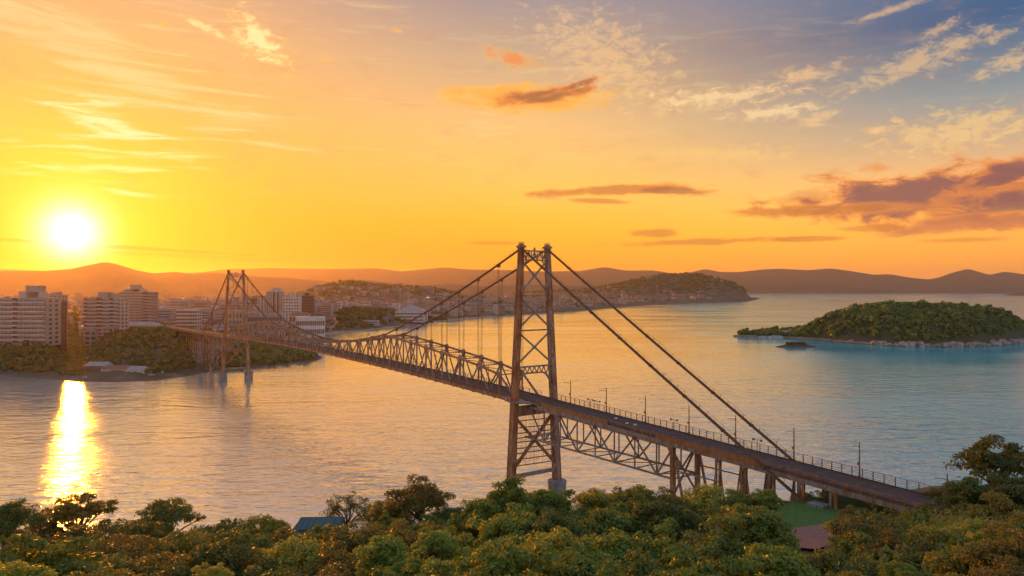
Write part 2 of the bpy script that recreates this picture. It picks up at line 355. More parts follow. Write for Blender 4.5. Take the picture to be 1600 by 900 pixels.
# ------------------------------------------------------------------ land masses
def poly_sd(P, poly):
    """signed distance, positive inside"""
    P = np.asarray(P); poly = np.asarray(poly, float); d = np.full(len(P), 1e18); ins = np.zeros(len(P), bool)
    n = len(poly)
    for i in range(n):
        a = poly[i]; b = poly[(i + 1) % n]; e = b - a; w = P - a
        t = np.clip((w @ e) / (e @ e + 1e-9), 0, 1); q = w - t[:, None] * e
        d = np.minimum(d, (q ** 2).sum(1))
        c = ((a[1] <= P[:, 1]) & (b[1] > P[:, 1])) | ((b[1] <= P[:, 1]) & (a[1] > P[:, 1]))
        xi = a[0] + (P[:, 1] - a[1]) / (b[1] - a[1] + 1e-12) * (b[0] - a[0])
        ins ^= c & (P[:, 0] < xi)
    return np.sqrt(d) * np.where(ins, 1, -1)

MAIN = [gp(*q) for q in [(-260, 588), (-60, 589), (0, 588), (60, 591), (120, 596), (180, 597), (240, 595), (290, 588), (332, 580), (350, 578), (392, 575), (430, 571),
        (470, 567), (498, 563), (505, 560), (500, 556), (478, 551), (452, 548), (442, 541), (452, 533), (480, 527), (520, 522.5), (560, 518), (600, 513.5), (650, 507), (700, 501.5),
        (760, 497), (830, 492), (900, 487.5), (960, 481.5), (1010, 477.5), (1060, 474.8), (1120, 472.8), (1165, 471.2), (1180, 468.5), (1188, 466.0), (1170, 464.3), (1100, 463), (1000, 462), (800, 461.6), (560, 461.8), (420, 463.5),
        (385, 467.5), (300, 470.5), (230, 469.5), (100, 468), (-260, 468)]]
HILLS = [  # X, Y, height, sx, sy
    (-312, 640, 9, 70, 60), (-400, 600, 2, 110, 60), (at(540, 2600), 2600, 58, 150, 260), (at(655, 2900), 2900, 52, 190, 260),
    (at(1060, 4250), 4250, 104, 300, 420), (at(1125, 4100), 4100, 36, 180, 260), (at(985, 4500), 4500, 48, 320, 400), (at(590, 2450), 2450, 18, 260, 200),
    (at(850, 4300), 4300, 30, 300, 500), (at(420, 1150), 1150, 10, 160, 120), (at(540, 1330), 1330, 9, 120, 120), (at(100, 1000), 1000, 8, 300, 200)]
def main_h(P):
    sd = poly_sd(P, MAIN)
    h = np.clip(sd / 28, -1, 1) * 2.2 + np.clip((sd - 10) / 110, 0, 1) * 11.5
    for (x, y, hh, sx, sy) in HILLS:
        h = h + hh * np.exp(-((P[:, 0] - x) / sx) ** 2 * .8 - ((P[:, 1] - y) / sy) ** 2 * .8) * np.clip(sd / 50, 0, 1)
    # the tip beside the far tower stays low
    tip = np.exp(-((P[:, 0] - at(450, 600)) / 55) ** 2 - ((P[:, 1] - 600) / 60) ** 2)
    pxx = 800 + F * P[:, 0] / np.maximum(P[:, 1], 1); low = np.exp(-((pxx - 112) / 42) ** 2) * np.clip((1100 - P[:, 1]) / 200, 0, 1)
    return h * (1 - .45 * tip) * (1 - .78 * low), sd
def heightgrid(name, azs, Ds, hf, mat, cut=-1.8, smooth=True):
    A, D = np.meshgrid(azs, Ds, indexing='ij')
    X = (A - 800) / F * D; P = np.stack([X.ravel(), D.ravel()], 1)
    h, sd = hf(P)
    nz = np.array([fbm(x, y, .012, 4) for x, y in P]) if len(P) < 60000 else np.zeros(len(P))
    h = h + nz * 1.6 * np.clip(sd / 40, 0, 1)
    V = np.column_stack([P, h]); n, m = A.shape
    i, j = np.meshgrid(np.arange(n - 1), np.arange(m - 1), indexing='ij'); a = (i * m + j).ravel()
    Q = np.stack([a, a + m, a + m + 1, a + 1], 1)
    keep = (V[Q][:, :, 2].max(1) > cut)
    return link(name, mesh_np(name, V, Q[keep], mat, smooth))
mainland = heightgrid('mainland_ground', np.linspace(-260, 1200, 230), np.geomspace(470, 7000, 150), main_h, M_['city_ground'])
tag(mainland, kind='structure')
def main_z(x, y):
    h, s = main_h(np.array([[x, y]], float)); return float(h[0]), float(s[0])

# narrow strip of beach sand along the inner bay
def beach():
    pts = [gp(*q) for q in [(452, 533), (480, 527), (520, 522.5), (560, 518), (600, 513.5), (650, 507), (700, 501.5), (760, 497), (830, 492), (900, 487.5), (960, 481.5), (1010, 477.5), (1060, 474.8), (1120, 472.8)]]
    V = []; Fq = []
    for i, (x, y) in enumerate(pts):
        a = Vector((*pts[max(0, i - 1)], 0)); b = Vector((*pts[min(len(pts) - 1, i + 1)], 0)); d = (b - a).normalized(); nn = Vector((-d.y, d.x, 0)); w = y * .008
        for k, (o, z) in enumerate(((-3, .15), (w, 1.5), (w * 2.2, 3.6))): q = Vector((x, y, z)) + nn * o; V.append(tuple(q))
        if i: a0 = 3 * i - 3; Fq += [(a0, a0 + 3, a0 + 4, a0 + 1), (a0 + 1, a0 + 4, a0 + 5, a0 + 2)]
    tag(link('beach', mesh_np('beach', V, Fq, M_['sand'], True)), kind='structure')
beach()

# ------------------------------------------------------------------ mountain ranges
def ridge(name, D, prof, depth, seed, z0=-1.0):
    px = np.array([p[0] for p in prof], float); py = np.array([p[1] for p in prof], float)
    n = 320; xs = np.linspace(px[0], px[-1], n); ys = np.interp(xs, px, py)
    k = np.hanning(7); k /= k.sum(); ys = np.convolve(np.pad(ys, 3, 'edge'), k, 'valid')
    rows = 26; V = np.zeros((n, rows, 3))
    for i in range(n):
        r = (xs[i] - 800) / F
        for j in range(rows):
            u = j / (rows - 1); off = (u - .5) * 2 * depth; Dj = D + off
            top = (CY - ys[i]) / F * D + CAMH
            shp = max(0.0, 1 - abs(u - .5) * 2) ** 1.15
            nz = fbm(r * D, Dj, 1 / 1100, 5, seed)
            rel = 1 - abs(mnoise.fractal(Vector((r * D / 620 + seed, Dj / 900, seed)), 1, 2, 4))
            z = top * shp * (1 + .22 * nz * (1 - shp)) - top * .16 * (1 - rel * .9) * (1 - shp ** 3) * 1.4 * (shp > 0)
            V[i, j] = (r * Dj, Dj, max(z, z0 if shp == 0 else -1))
            if j == rows // 2: V[i, j, 2] = top * (1 + .010 * nz)
    i, j = np.meshgrid(np.arange(n - 1), np.arange(rows - 1), indexing='ij'); a = (i * rows + j).ravel()
    o = link(name, mesh_np(name, V.reshape(-1, 3), np.stack([a, a + rows, a + rows + 1, a + 1], 1), M_['mount'], True)); tag(o, kind='structure')
ridge('mountains_behind_town', 6900, [(-330, 440), (-200, 430), (-60, 426), (0, 424), (67, 423), (112, 420), (133, 415), (163, 409), (181, 412), (213, 422), (240, 427), (275, 424.5), (301, 428), (333, 425.5), (398, 431), (447, 434), (520, 440), (600, 447), (680, 455), (720, 460)], 1300, 1.3)
ridge('foothills', 6300, [(420, 462), (470, 452), (520, 443), (544, 438.5), (569, 437), (600, 441), (640, 446), (700, 444), (760, 447), (830, 444), (900, 447), (960, 452), (1020, 462)], 700, 5.1)
ridge('mountains_beyond_bay', 12300, [(-340, 430), (-200, 424), (0, 420.5), (60, 423), (250, 430), (320, 424.5), (356, 420), (422, 418.5), (483, 420), (544, 419.5), (588, 418.5), (627, 424), (695, 417.5), (733, 421), (789, 421.5), (850, 424), (907, 423.5), (945, 417), (979, 423), (1021, 422), (1055, 428), (1100, 440), (1150, 452), (1180, 460)], 1400, 8.7)
ridge('distant_mountains', 13300, [(860, 446), (960, 436), (1055, 429), (1080, 425), (1102, 420), (1126, 425), (1157, 425), (1190, 421), (1218, 419.6), (1264, 422), (1297, 419), (1330, 423.5), (1366, 429.5), (1390, 428.3), (1420, 433.5), (1450, 436.5), (1465, 434), (1490, 425), (1513, 419.6), (1546, 429.5), (1570, 424), (1600, 428.5), (1680, 438), (1760, 428), (1860, 424), (1980, 436)], 1100, 3.9)
ridge('low_headlands', 11600, [(1180, 458), (1300, 453), (1340, 450), (1400, 453), (1440, 456), (1500, 456), (1540, 451), (1620, 449), (1760, 446), (1960, 454)], 300, 6.2)
ridge('far_right_point', 7600, [(1570, 461.5), (1585, 457), (1610, 453), (1660, 448), (1760, 446), (1880, 452)], 380, 2.2)

# ------------------------------------------------------------------ foliage for far woods: one mesh of small crowns made of leaf tufts
def tuft_template(seed, nt=46):
    r = np.random.default_rng(seed)
    d = r.normal(size=(nt, 3)); d[:, 2] = np.abs(d[:, 2]) * .9 - .15; d /= np.linalg.norm(d, axis=1)[:, None]
    c = d * r.uniform(.62, 1.02, (nt, 1)); nrm = d + r.normal(size=(nt, 3)) * .55; nrm /= np.linalg.norm(nrm, axis=1)[:, None]
    a = np.cross(nrm, r.normal(size=(nt, 3))); a /= np.linalg.norm(a, axis=1)[:, None]; b = np.cross(nrm, a)
    s = r.uniform(.20, .36, (nt, 1))
    q = np.stack([c - a * s - b * s * .6, c + a * s - b * s, c + a * s * .8 + b * s, c - a * s * .7 + b * s * .8], 1)
    # dark inner body so that the crown does not look hollow
    t = np.linspace(0, 2 * np.pi, 7)[:-1]; body = []
    for k in range(6):
        t0, t1 = t[k], t[(k + 1) % 6]
        for (ra, za), (rb, zb) in (((.45, -.7), (.72, .0)), ((.72, 0), (.5, .55)), ((.5, .55), (.05, .78))):
            body.append([(ra * np.cos(t0), ra * np.sin(t0), za), (ra * np.cos(t1), ra * np.sin(t1), za), (rb * np.cos(t1), rb * np.sin(t1), zb), (rb * np.cos(t0), rb * np.sin(t0), zb)])
    return np.concatenate([q, np.array(body)], 0)
TPL = [tuft_template(s) for s in range(6)]
def wood(name, pts, mat, label=None, cat=None):
    """pts: list of (x, y, z, r, h)"""
    out = []
    for k, (x, y, z, r, h) in enumerate(pts):
        q = TPL[k % 6]; a = random.uniform(0, 6.28); ca, sa = math.cos(a), math.sin(a)
        v = q.copy(); X = v[..., 0] * ca - v[..., 1] * sa; Y = v[..., 0] * sa + v[..., 1] * ca
        out.append(np.stack([X * r + x, Y * r + y, v[..., 2] * h + z], -1))
    V = np.concatenate(out, 0); nq = len(V)
    o = link(name, mesh_np(name, V.reshape(-1, 3), np.arange(nq * 4).reshape(nq, 4), mat)); tag(o, label, cat, kind='stuff')
    return o

# ------------------------------------------------------------------ wooded island on the right
ISL = [gp(*q) for q in [(1145, 526), (1150, 523.5), (1200, 521), (1240, 519), (1300, 512), (1400, 508), (1500, 508), (1600, 512), (1680, 520), (1690, 528), (1640, 533), (1600, 536), (1560, 540), (1520, 542),
        (1470, 542.5), (1400, 541.5), (1350, 538), (1310, 535), (1270, 531.5), (1230, 529), (1190, 527.5)]]
def isl_h(P):
    sd = poly_sd(P, ISL)
    cx, cy = at(1470, 840), 850
    u = (P[:, 0] - cx) / 158; v = (P[:, 1] - cy) / 95
    dome = np.clip(1 - (np.abs(u) ** 2.0 + np.abs(v) ** 2.4), 0, 1) ** .8
    ridge_l = np.exp(-((P[:, 0] - at(1330, 880)) / 62) ** 2 - ((P[:, 1] - 885) / 50) ** 2) * 10
    und = np.array([fbm(a, b, .022, 3, 4.0) for a, b in P]) * 4.2 * np.clip(sd / 30, 0, 1)
    return und + np.clip(sd / 6, -1, 1) * 2.0 + np.clip(sd / 18, 0, 1) * 1.6 + (35 * dome + ridge_l) * np.clip(sd / 22, 0, 1), sd
def shore_mat():
    m = principled('island_ground', (.075, .075, .035), .95); g = N(m.node_tree); b = m.node_tree.nodes['Principled BSDF']
    pos = g.n('ShaderNodeNewGeometry').outputs['Position']; sp = g.n('ShaderNodeSeparateXYZ'); g.put(sp.inputs[0], pos)
    n = g.noise(pos, .15, 4, .6); rk = g.mix(g.mr(g.noise(pos, .3, 5, .65), .38, .62), (.40, .31, .22, 1), (.17, .13, .09, 1))
    f = g.mr(g.m('ADD', sp.outputs[2], g.m('MULTIPLY', n, -4)), 0.2, 1.4)
    c = g.mix(f, rk, (.075, .075, .035, 1)); c = g.mix(g.mr(sp.outputs[2], .2, .9, 1, 0), c, (.07, .055, .04, 1))
    g.put(b.inputs['Base Color'], c)
    bp = g.n('ShaderNodeBump'); bp.inputs['Strength'].default_value = .8; bp.inputs['Distance'].default_value = 1.0; g.put(bp.inputs['Height'], g.noise(pos, .5, 4, .6)); g.put(b.inputs['Normal'], bp.outputs[0])
    return m
isl = heightgrid('wooded_island_ground', np.linspace(1130, 1710, 150), np.linspace(740, 1240, 110), isl_h, shore_mat(), cut=-1.5)
tag(isl, kind='structure')
def isl_z(x, y):
    h, s = isl_h(np.array([[x, y]], float)); return float(h[0]), float(s[0])
pts = []
while len(pts) < 4600:
    D = random.uniform(745, 1150); px = random.uniform(1150, 1700); x = at(px, D); h, s = isl_z(x, D)
    if s < (6.5 if D < 835 else 3.2) + random.random() * 4 or h < 2.4: continue
    if D > 940 and random.random() < .5: continue
    r = random.uniform(1.6, 3.6) * (1.5 if random.random() < .12 else 1); pts.append((x, D, h + r * .55, r, r * random.uniform(.8, 1.15)))
for k in range(60):
    px = random.uniform(1158, 1300); D = F * CAMH / (random.uniform(521.5, 526.5) - CY); x = at(px, D); h, s = isl_z(x, D)
    if s > 2: r = random.uniform(1.6, 3.0); pts.append((x, D, h + r * .6, r, r))
wood('island_wood', pts, M_['leafI'], 'dense low green wood covering the rounded island', 'wood')

def rock_mesh(seed, n=3):
    import bmesh
    bm = bmesh.new(); bmesh.ops.create_icosphere(bm, subdivisions=n, radius=1)
    for v in bm.verts:
        p = v.co * 1.3 + Vector((seed * 3.1, 0, seed)); v.co *= 1 + .34 * mnoise.fractal(p, 1, 2, 3); v.co.z *= .62
        v.co.x = round(v.co.x * 3.3) / 3.3 * .4 + v.co.x * .6
    me = bpy.data.meshes.new('rock'); bm.to_mesh(me); bm.free(); me.materials.append(M_['rock']); return me
RK = [rock_mesh(s, 2) for s in range(5)]
rl = [(1372, 537, 3.5), (1385, 538.5, 3), (1418, 540.5, 4), (1431, 541, 3.5), (1444, 541.4, 3), (1459, 541.6, 3.8), (1472, 541.8, 3.2), (1484, 542, 4), (1495, 541.8, 3), (1521, 541, 3.6), (1541, 539.5, 3.4), (1559, 538, 3.8), (1574, 537, 3.2), (1588, 536, 3.9), (1318, 534, 2.6), (1300, 533, 2.4), (1285, 531.6, 2.6), (1355, 536.2, 3.4), (1366, 536, 6), (1378, 538, 5), (1391, 539, 5.5), (1412, 540, 6.5), (1424, 540.5, 7.5), (1437, 541, 6), (1466, 541, 5.5), (1478, 541.5, 7), (1490, 541.5, 8), (1500, 541.5, 6), (1516, 540.5, 6), (1525, 540.5, 6.5), (1535, 539.5, 5),
      (1552, 538.5, 6), (1566, 537.5, 7), (1582, 536, 5.5), (1594, 535, 6), (1330, 534.5, 3.5), (1345, 535.5, 3.5), (1402, 540, 4), (1450, 541.2, 4.5), (1508, 541, 4)]
for k, (px, py, r) in enumerate(rl):
    y = 730.0
    while isl_z(at(px, y), y)[1] < .3 and y < 900: y += .5
    y += random.uniform(-.5, 3.5); x = at(px, y) - 1
    o = link('shore_rock', RK[k % 5], None, (x + 1, y + .4, 1.3)); q_ = random.uniform(.6, 1.35); o.scale = (r * 1.05 * q_, r * .7, r * q_); o.rotation_euler = (0, 0, k * 1.3)
    tag(o, ('large ' if r > 6.2 else ('middling ' if r > 5 else 'small ')) + 'pale boulder at the foot of the wooded island, ' + ('left part' if px < 1400 else ('centre' if px < 1500 else 'right part')), 'rock', 'boulders along the front shore of the wooded island')

# small islet
def islet():
    x, y = gp(1248, 543); cx, cy = x, y + 6
    n = 40; rows = 12; V = []; 
    for j in range(rows):
        u = j / (rows - 1)
        for i in range(n):
            t = 2 * math.pi * i / n; rr = (1 - u) * (1 + .18 * fbm(math.cos(t) * 3, math.sin(t) * 3, .9, 3, 2.0))
            V.append((cx + 24 * rr * math.cos(t) * (1 if math.cos(t) < 0 else 1.05), cy + 9 * rr * math.sin(t), -1 + 6.2 * u ** .75 + .5 * fbm(i * .8, j * .9, .6, 3, 1)))
    Fq = [(j * n + i, j * n + (i + 1) % n, (j + 1) * n + (i + 1) % n, (j + 1) * n + i) for j in range(rows - 1) for i in range(n)]
    o = link('islet', mesh_np('islet', V, Fq, M_['darkrock'])); tag(o, kind='structure')
    p = [(cx + random.uniform(-10, 9), cy + random.uniform(-4, 4), 4.2, random.uniform(1.2, 2.2), random.uniform(.9, 1.5)) for _ in range(34)]
    wood('islet_scrub', p, M_['leafF'], 'low scrub on the small bare islet', 'scrub')
islet()

# ------------------------------------------------------------------ suspension bridge
TH = .6151; BX, BY = 6.58, 207.6; SPAN = 339.5
bridge = empty('suspension_bridge', (BX, BY, 0), TH)
tag(bridge, 'long weathered steel suspension bridge with two towers crossing the strait', 'bridge')
_unit = {}
def unit(mat):
    if mat not in _unit:
        b = MB(); b.box(-.5, .5, 0, 1, -.5, .5); _unit[mat] = b.mesh('beam', M_[mat])
    return _unit[mat]
def beam(name, p, q, w, h=None, mat='steel', parent=None, ext=0.0):
    h = h or w; p = Vector(p); q = Vector(q); d = q - p; L = d.length; d.normalize(); p = p - d * ext; L += 2 * ext
    up = Vector((0, 0, 1)) if abs(d.z) < .97 else Vector((0, 1, 0))
    r = d.cross(up).normalized(); u = r.cross(d)
    o = bpy.data.objects.new(name, unit(mat)); C.objects.link(o); o.parent = parent or bridge
    m = Matrix((r, d, u)).transposed().to_4x4(); m = Matrix.Translation(p) @ m @ Matrix.Diagonal((w, L, h, 1))
    o.matrix_local = m
    return o
def zs(t):
    if t < 0: return 30 + .0338 * t
    if t <= SPAN: return 30.1 + 2.75 * (1 - ((t - SPAN / 2) / (SPAN / 2)) ** 2)
    return 30.1 - .0175 * (t - SPAN)
def half(z): return 4.75 + 3.75 * (74.9 - z) / 70.1
def tower(t0, pier_round=True):
    tw = empty('tower', (0, t0, 0), 0, bridge)
    for s in (-1, 1):
        b = MB(); n = 14; z0, z1 = 5.0, 74.2; prev = None
        for i in range(n):  # riveted leg sections, each lapped by a splice band
            za, zb = z0 + (z1 - z0) * i / n, z0 + (z1 - z0) * (i + 1) / n
            def ring(z, g=0.0):
                f = (z1 - z) / (z1 - z0); wv = (1.0 + .55 * f) / 2 + g; wt = (1.35 + .75 * f) / 2 + g; c = s * half(z)
                return [(c - wv, -wt, z), (c + wv, -wt, z), (c + wv, wt, z), (c - wv, wt, z)]
            fs = [(0, 1, 5, 4), (1, 2, 6, 5), (2, 3, 7, 6), (3, 0, 4, 7), (3, 2, 1, 0), (4, 5, 6, 7)]
            b.add(ring(za) + ring(zb), fs)
            b.add(ring(zb - .22, .07) + ring(zb + .22, .07), fs)
            # corner angles standing proud of the web plates
            for ii in range(4):
                pa, pb = ring(za, .04)[ii], ring(zb, .04)[ii]; b.bar(pa, pb, .18)
        b.build('leg', M_['steel'] if s > 0 else M_['steel2'], tw)
        c = MB(); hx = s * half(74.2)
        c.box(hx - .95, hx + .95, -1.2, 1.2, 74.2, 74.75); c.lathe([(.85, 74.75), (.8, 75.1), (.3, 75.4), (.14, 75.5), (.05, 75.8)], 12, hx)
        for k in range(8):
            a = k * math.pi / 4; c.bar((hx + .85 * math.cos(a), .85 * math.sin(a), 74.75), (hx + .85 * math.cos(a), .85 * math.sin(a), 75.7), .07)
            a2 = a + math.pi / 4; c.bar((hx + .85 * math.cos(a), .85 * math.sin(a), 75.7), (hx + .85 * math.cos(a2), .85 * math.sin(a2), 75.7), .07)
        c.build('leg_cap', M_['steel'], tw)
        p = MB(); px = s * half(4.8)
        if pier_round: p.lathe([(2.75, -1.0), (2.75, 3.9), (2.9, 3.95), (2.9, 4.7), (2.5, 4.95), (0.1, 5.0)], 32, px)
        else:
            p.box(px - 2.3, px + 2.3, -2.3, 2.3, -1, 4.4); p.box(px - 2.45, px + 2.45, -2.45, 2.45, 4.4, 5.0)
        p.build('pier', M_['concrete'], tw)
    def X(za, zb, w, mat='steel'):
        for s in (-1, 1): beam('cross_brace', (s * half(za), -.06 * s, za), (-s * half(zb), -.06 * s, zb), w, w * .8, mat, tw)
        zc = za + (zb - za) * half(za) / (half(za) + half(zb)); g = MB(); r = w * 1.15
        g.add([(r * math.cos(k * math.pi / 4 + .39), y, zc + r * math.sin(k * math.pi / 4 + .39)) for y in (-.34, .34) for k in range(8)],
              [tuple(range(7, -1, -1)), tuple(range(8, 16))] + [(k, (k + 1) % 8, 8 + (k + 1) % 8, 8 + k) for k in range(8)])
        g.build('gusset_plate', M_[mat], tw)
    X(60.6, 70.8, .50, 'steelgrey'); X(50.4, 59.8, .50, 'steelgrey'); X(40.0, 49.8, .50, 'steelgrey'); X(9.5, 25.6, .85, 'steel2')
    for z, w in ((60.2, .42), (50.1, .42)): beam('strut', (-half(z), 0, z), (half(z), 0, z), w, w, 'steelgrey', tw)
    beam('strut', (-half(8.2), 0, 8.2), (half(8.2), 0, 8.2), .9, 1.0, 'steelgrey', tw)
    # upper portal with its row of curved struts
    for z, h in ((73.3, .38), (70.6, .34)): beam('portal_chord', (-half(z) + .4, 0, z), (half(z) - .4, 0, z), .6, h, 'steelgrey', tw)
    nn = 8; a = half(72) - .8
    for k in range(nn):
        x0 = -a + 2 * a * k / nn; x1 = -a + 2 * a * (k + 1) / nn
        beam('portal_lattice', (x0, 0, 70.6 if k % 2 else 73.2), (x1, 0, 73.2 if k % 2 else 70.6), .26, .26, 'steelgrey', tw)
        if k: beam('portal_post', (x0, 0, 70.6), (x0, 0, 73.2), .22, .22, 'steelgrey', tw)
    g = MB(); g.lathe([(.3, 73.4), (.38, 73.7), (.3, 74.1), (.12, 74.35), (.04, 74.5)], 10); g.build('finial', M_['steelgrey'], tw)
    beam('knee_brace', (-half(69) + .4, 0, 68.4), (-half(69) + 2.4, 0, 70.6), .3, .3, 'steelgrey', tw); beam('knee_brace', (half(69) - .4, 0, 68.4), (half(69) - 2.4, 0, 70.6), .3, .3, 'steelgrey', tw)
    # deck-level arched portal
    w = half(38) - .6; nn = 14
    beam('portal_chord', (-w, 0, 39.5), (w, 0, 39.5), .7, .45, 'steelgrey', tw)
    arch = lambda x: 37.6 - 3.2 * max(0, (abs(x) / w - .45) / .55) ** 2.1
    g = MB()
    for k in range(nn): x0 = -w + 2 * w * k / nn; x1 = -w + 2 * w * (k + 1) / nn; g.bar((x0, 0, arch(x0)), (x1, 0, arch(x1)), .6, .42)
    g.build('arch_chord', M_['steelgrey'], tw)
    for k in range(nn):
        x0 = -w + 2 * w * k / nn; x1 = -w + 2 * w * (k + 1) / nn
        beam('portal_lattice', (x0, 0, 39.4 if k % 2 else arch(x0)), (x1, 0, arch(x1) if k % 2 else 39.4), .24, .24, 'steelgrey', tw)
    # deep girder under the roadway
    b = MB(); b.box(-half(27) + .5, half(27) - .5, -.5, .5, 25.4, 28.3)
    for k in range(9): x = -half(27) + 1 + k * (2 * half(27) - 2) / 8; b.box(x - .06, x + .06, -.62, .62, 25.5, 28.2)
    b.build('deck_girder', M_['steel'], tw)
    return tw
tower_near = tower(0); tower_far = tower(SPAN, False)
# protective rod screen hung below the deck of the near tower
scr = empty('rod_screen', (0, 0, 0), 0, tower_near)
scr.parent = bridge; scr.location = (0, 1.0, 0)
for i, z in enumerate((23.6, 21.6, 20.0, 18.6, 17.4, 15.6, 14.2, 12.4, 10.6)):
    a = half(z) - .6; beam('rail', (-a, 0, z + .25), (a, 0, z - .15), .22, .26, 'chain', scr)
for k in range(24):
    x = -6.6 + 13.2 * k / 23 + random.uniform(-.2, .2); z0 = random.choice((10.4, 11.5, 12.4, 14)); beam('rod', (x, 0, z0), (x, 0, 25.4), .06, .06, 'chain', scr)

# stiffening truss
NT = [12.0 + 11.685 * i for i in range(28)]
def ztop(t):
    q = min(t, SPAN - t)
    if q <= 93.8: return float(np.interp(q, [0, 12, 24, 36, 47.5, 59, 71, 83, 93.8], [34.5, 36.2, 38.0, 39.2, 40.2, 41.3, 42.3, 43.2, 43.7]))
    return 36.9 + 6.8 * (abs(t - SPAN / 2) / 75.95) ** 1.75
PL = 4.3
truss = empty('stiffening_truss', (0, 0, 0), 0, bridge)
MIDB = [NT[0] - 8.5] + [(NT[i] + NT[i + 1]) / 2 for i in range(27)] + [NT[-1] + 8.5]
for s in (-1, 1):
    for i, t in enumerate(NT):
        z = ztop(t); joined = 93 < t < SPAN - 93
        for j in (i, i + 1):
            q = MIDB[j]; w = .42 if j not in (0, 28) else .62
            beam('diagonal', (s * PL, t, z), (s * PL, q, zs(q) - .2), .32, w, 'steelgrey' if j % 2 else 'steel', truss)
        beam('vertical', (s * PL, t, zs(t) - .3), (s * PL, t, z + .2), .42 if (i % 1 == 0) else .3, .45, 'steel', truss)
        if i < 27:
            t2 = NT[i + 1]; mat = 'panel' if s < 0 else 'steel2'
            beam('top_chord', (s * PL, t, z), (s * PL, t2, ztop(t2)), .62, .55, mat if not joined else 'steel2', truss, .05)
    ts = [0.8] + MIDB[1:-1] + [SPAN - .8]
    for a, b in zip(ts[:-1], ts[1:]): beam('bottom_chord', (s * PL, a, zs(a) - .55), (s * PL, b, zs(b) - .55), .5, .7, 'steel', truss, .02)
for i, t in enumerate(NT):
    z = ztop(t) - .1; beam('top_strut', (-PL, t, z), (PL, t, z), .28, .32, 'steel', truss)
    if i < 27:
        z2 = ztop(NT[i + 1]) - .1
        beam('lateral_brace', (-PL, t, z), (PL, NT[i + 1], z2), .2, .2, 'steel', truss); beam('lateral_brace', (PL, t, z - .05), (-PL, NT[i + 1], z2 - .05), .2, .2, 'steel', truss)
    for s in (-1, 1):
        g = MB(); g.add([(s * PL + dx, t + dy * 1.1, z + dz) for dx in (-.36, .36) for dy, dz in ((-1, -.2), (-.5, -.9), (.5, -.9), (1, -.2), (.35, .95), (-.35, .95))],
                        [(5, 4, 3, 2, 1, 0), (6, 7, 8, 9, 10, 11)] + [(k, (k + 1) % 6, 6 + (k + 1) % 6, 6 + k) for k in range(6)])
        g.build('node_plate', M_['steel'], truss)

# eyebar chains
CH = 4.55
def chain(pts, s, nm='eyebar_chain', handrail=True):
    e = empty(nm, (0, 0, 0), 0, bridge)
    for (t0, z0, v0), (t1, z1, v1) in zip(pts[:-1], pts[1:]):
        b = MB()
        for k in (-.3, -.1, .1, .3): b.bar((v0 + k, t0, z0), (v1 + k, t1, z1), .07, .34)
        d = Vector((v1 - v0, t1 - t0, z1 - z0)).normalized(); up = d.cross(Vector((1, 0, 0))); up = up if up.z > 0 else -up
        for q in ((v0, t0, z0), (v1, t1, z1)):
            q = Vector(q); b.tube([q - Vector((.5, 0, 0)), q + Vector((.5, 0, 0))], [.25, .25], 10)
        b.build('eyebar_link', M_['chain'], e)
        if handrail:
            L = (Vector((t1, z1)) - Vector((t0, z0))).length if False else math.hypot(t1 - t0, z1 - z0); n = max(1, int(L / 2.1)); h = MB()
            for i in range(n):
                f = i / n; p = Vector((v0 + (v1 - v0) * f, t0 + (t1 - t0) * f, z0 + (z1 - z0) * f)); h.bar(p, p + Vector((0, 0, 1.05)), .06)
            h.bar((v0, t0, z0 + 1.05), (v1, t1, z1 + 1.05), .035)
            h.build('handrail', M_['chain'], e)
    return e
def lerp_pts(a, b, n, sag=0):
    return [(a[0] + (b[0] - a[0]) * i / n, a[1] + (b[1] - a[1]) * i / n - sag * 4 * (i / n) * (1 - i / n), a[2] + (b[2] - a[2]) * i / n) for i in range(n + 1)]
for s in (-1, 1):
    for m in (0, 1):
        f = (lambda t: t) if m == 0 else (lambda t: SPAN - t)
        side = [(f(0), 74.0, s * 4.7)] + [(f(t), float(74.0 - 30.3 * (t / 93.8) - 2.6 * 4 * (t / 93.8) * (1 - t / 93.8) * .5), s * (4.7 - .4 * t / 93.8)) for t in NT[:8]]
        chain(side, s)
        hz = {round(p[0], 2): p[1] for p in side}
        for t in NT[:7]:
            tt = f(t); zc = hz[round(tt, 2)]
            for k in (-.32, .32): beam('hanger', (s * PL, tt + k, ztop(tt)), (s * (4.7 - .4 * t / 93.8), tt + k, zc), .085, .085, 'chain', bridge)
            g = MB(); g.box(s * 4.5 - .35, s * 4.5 + .35, tt - .45, tt + .45, zc - .8, zc + .1); g.build('hanger_clamp', M_['chain'], bridge)
        end = (f(-91.5), 21.3, s * 4.75)
        chain(lerp_pts((f(0), 74.0, s * 4.75), end, 9, .35), s)
    mid = [(t, ztop(t) + .35, s * PL) for t in NT[7:21]]
    chain(mid, s, handrail=False)

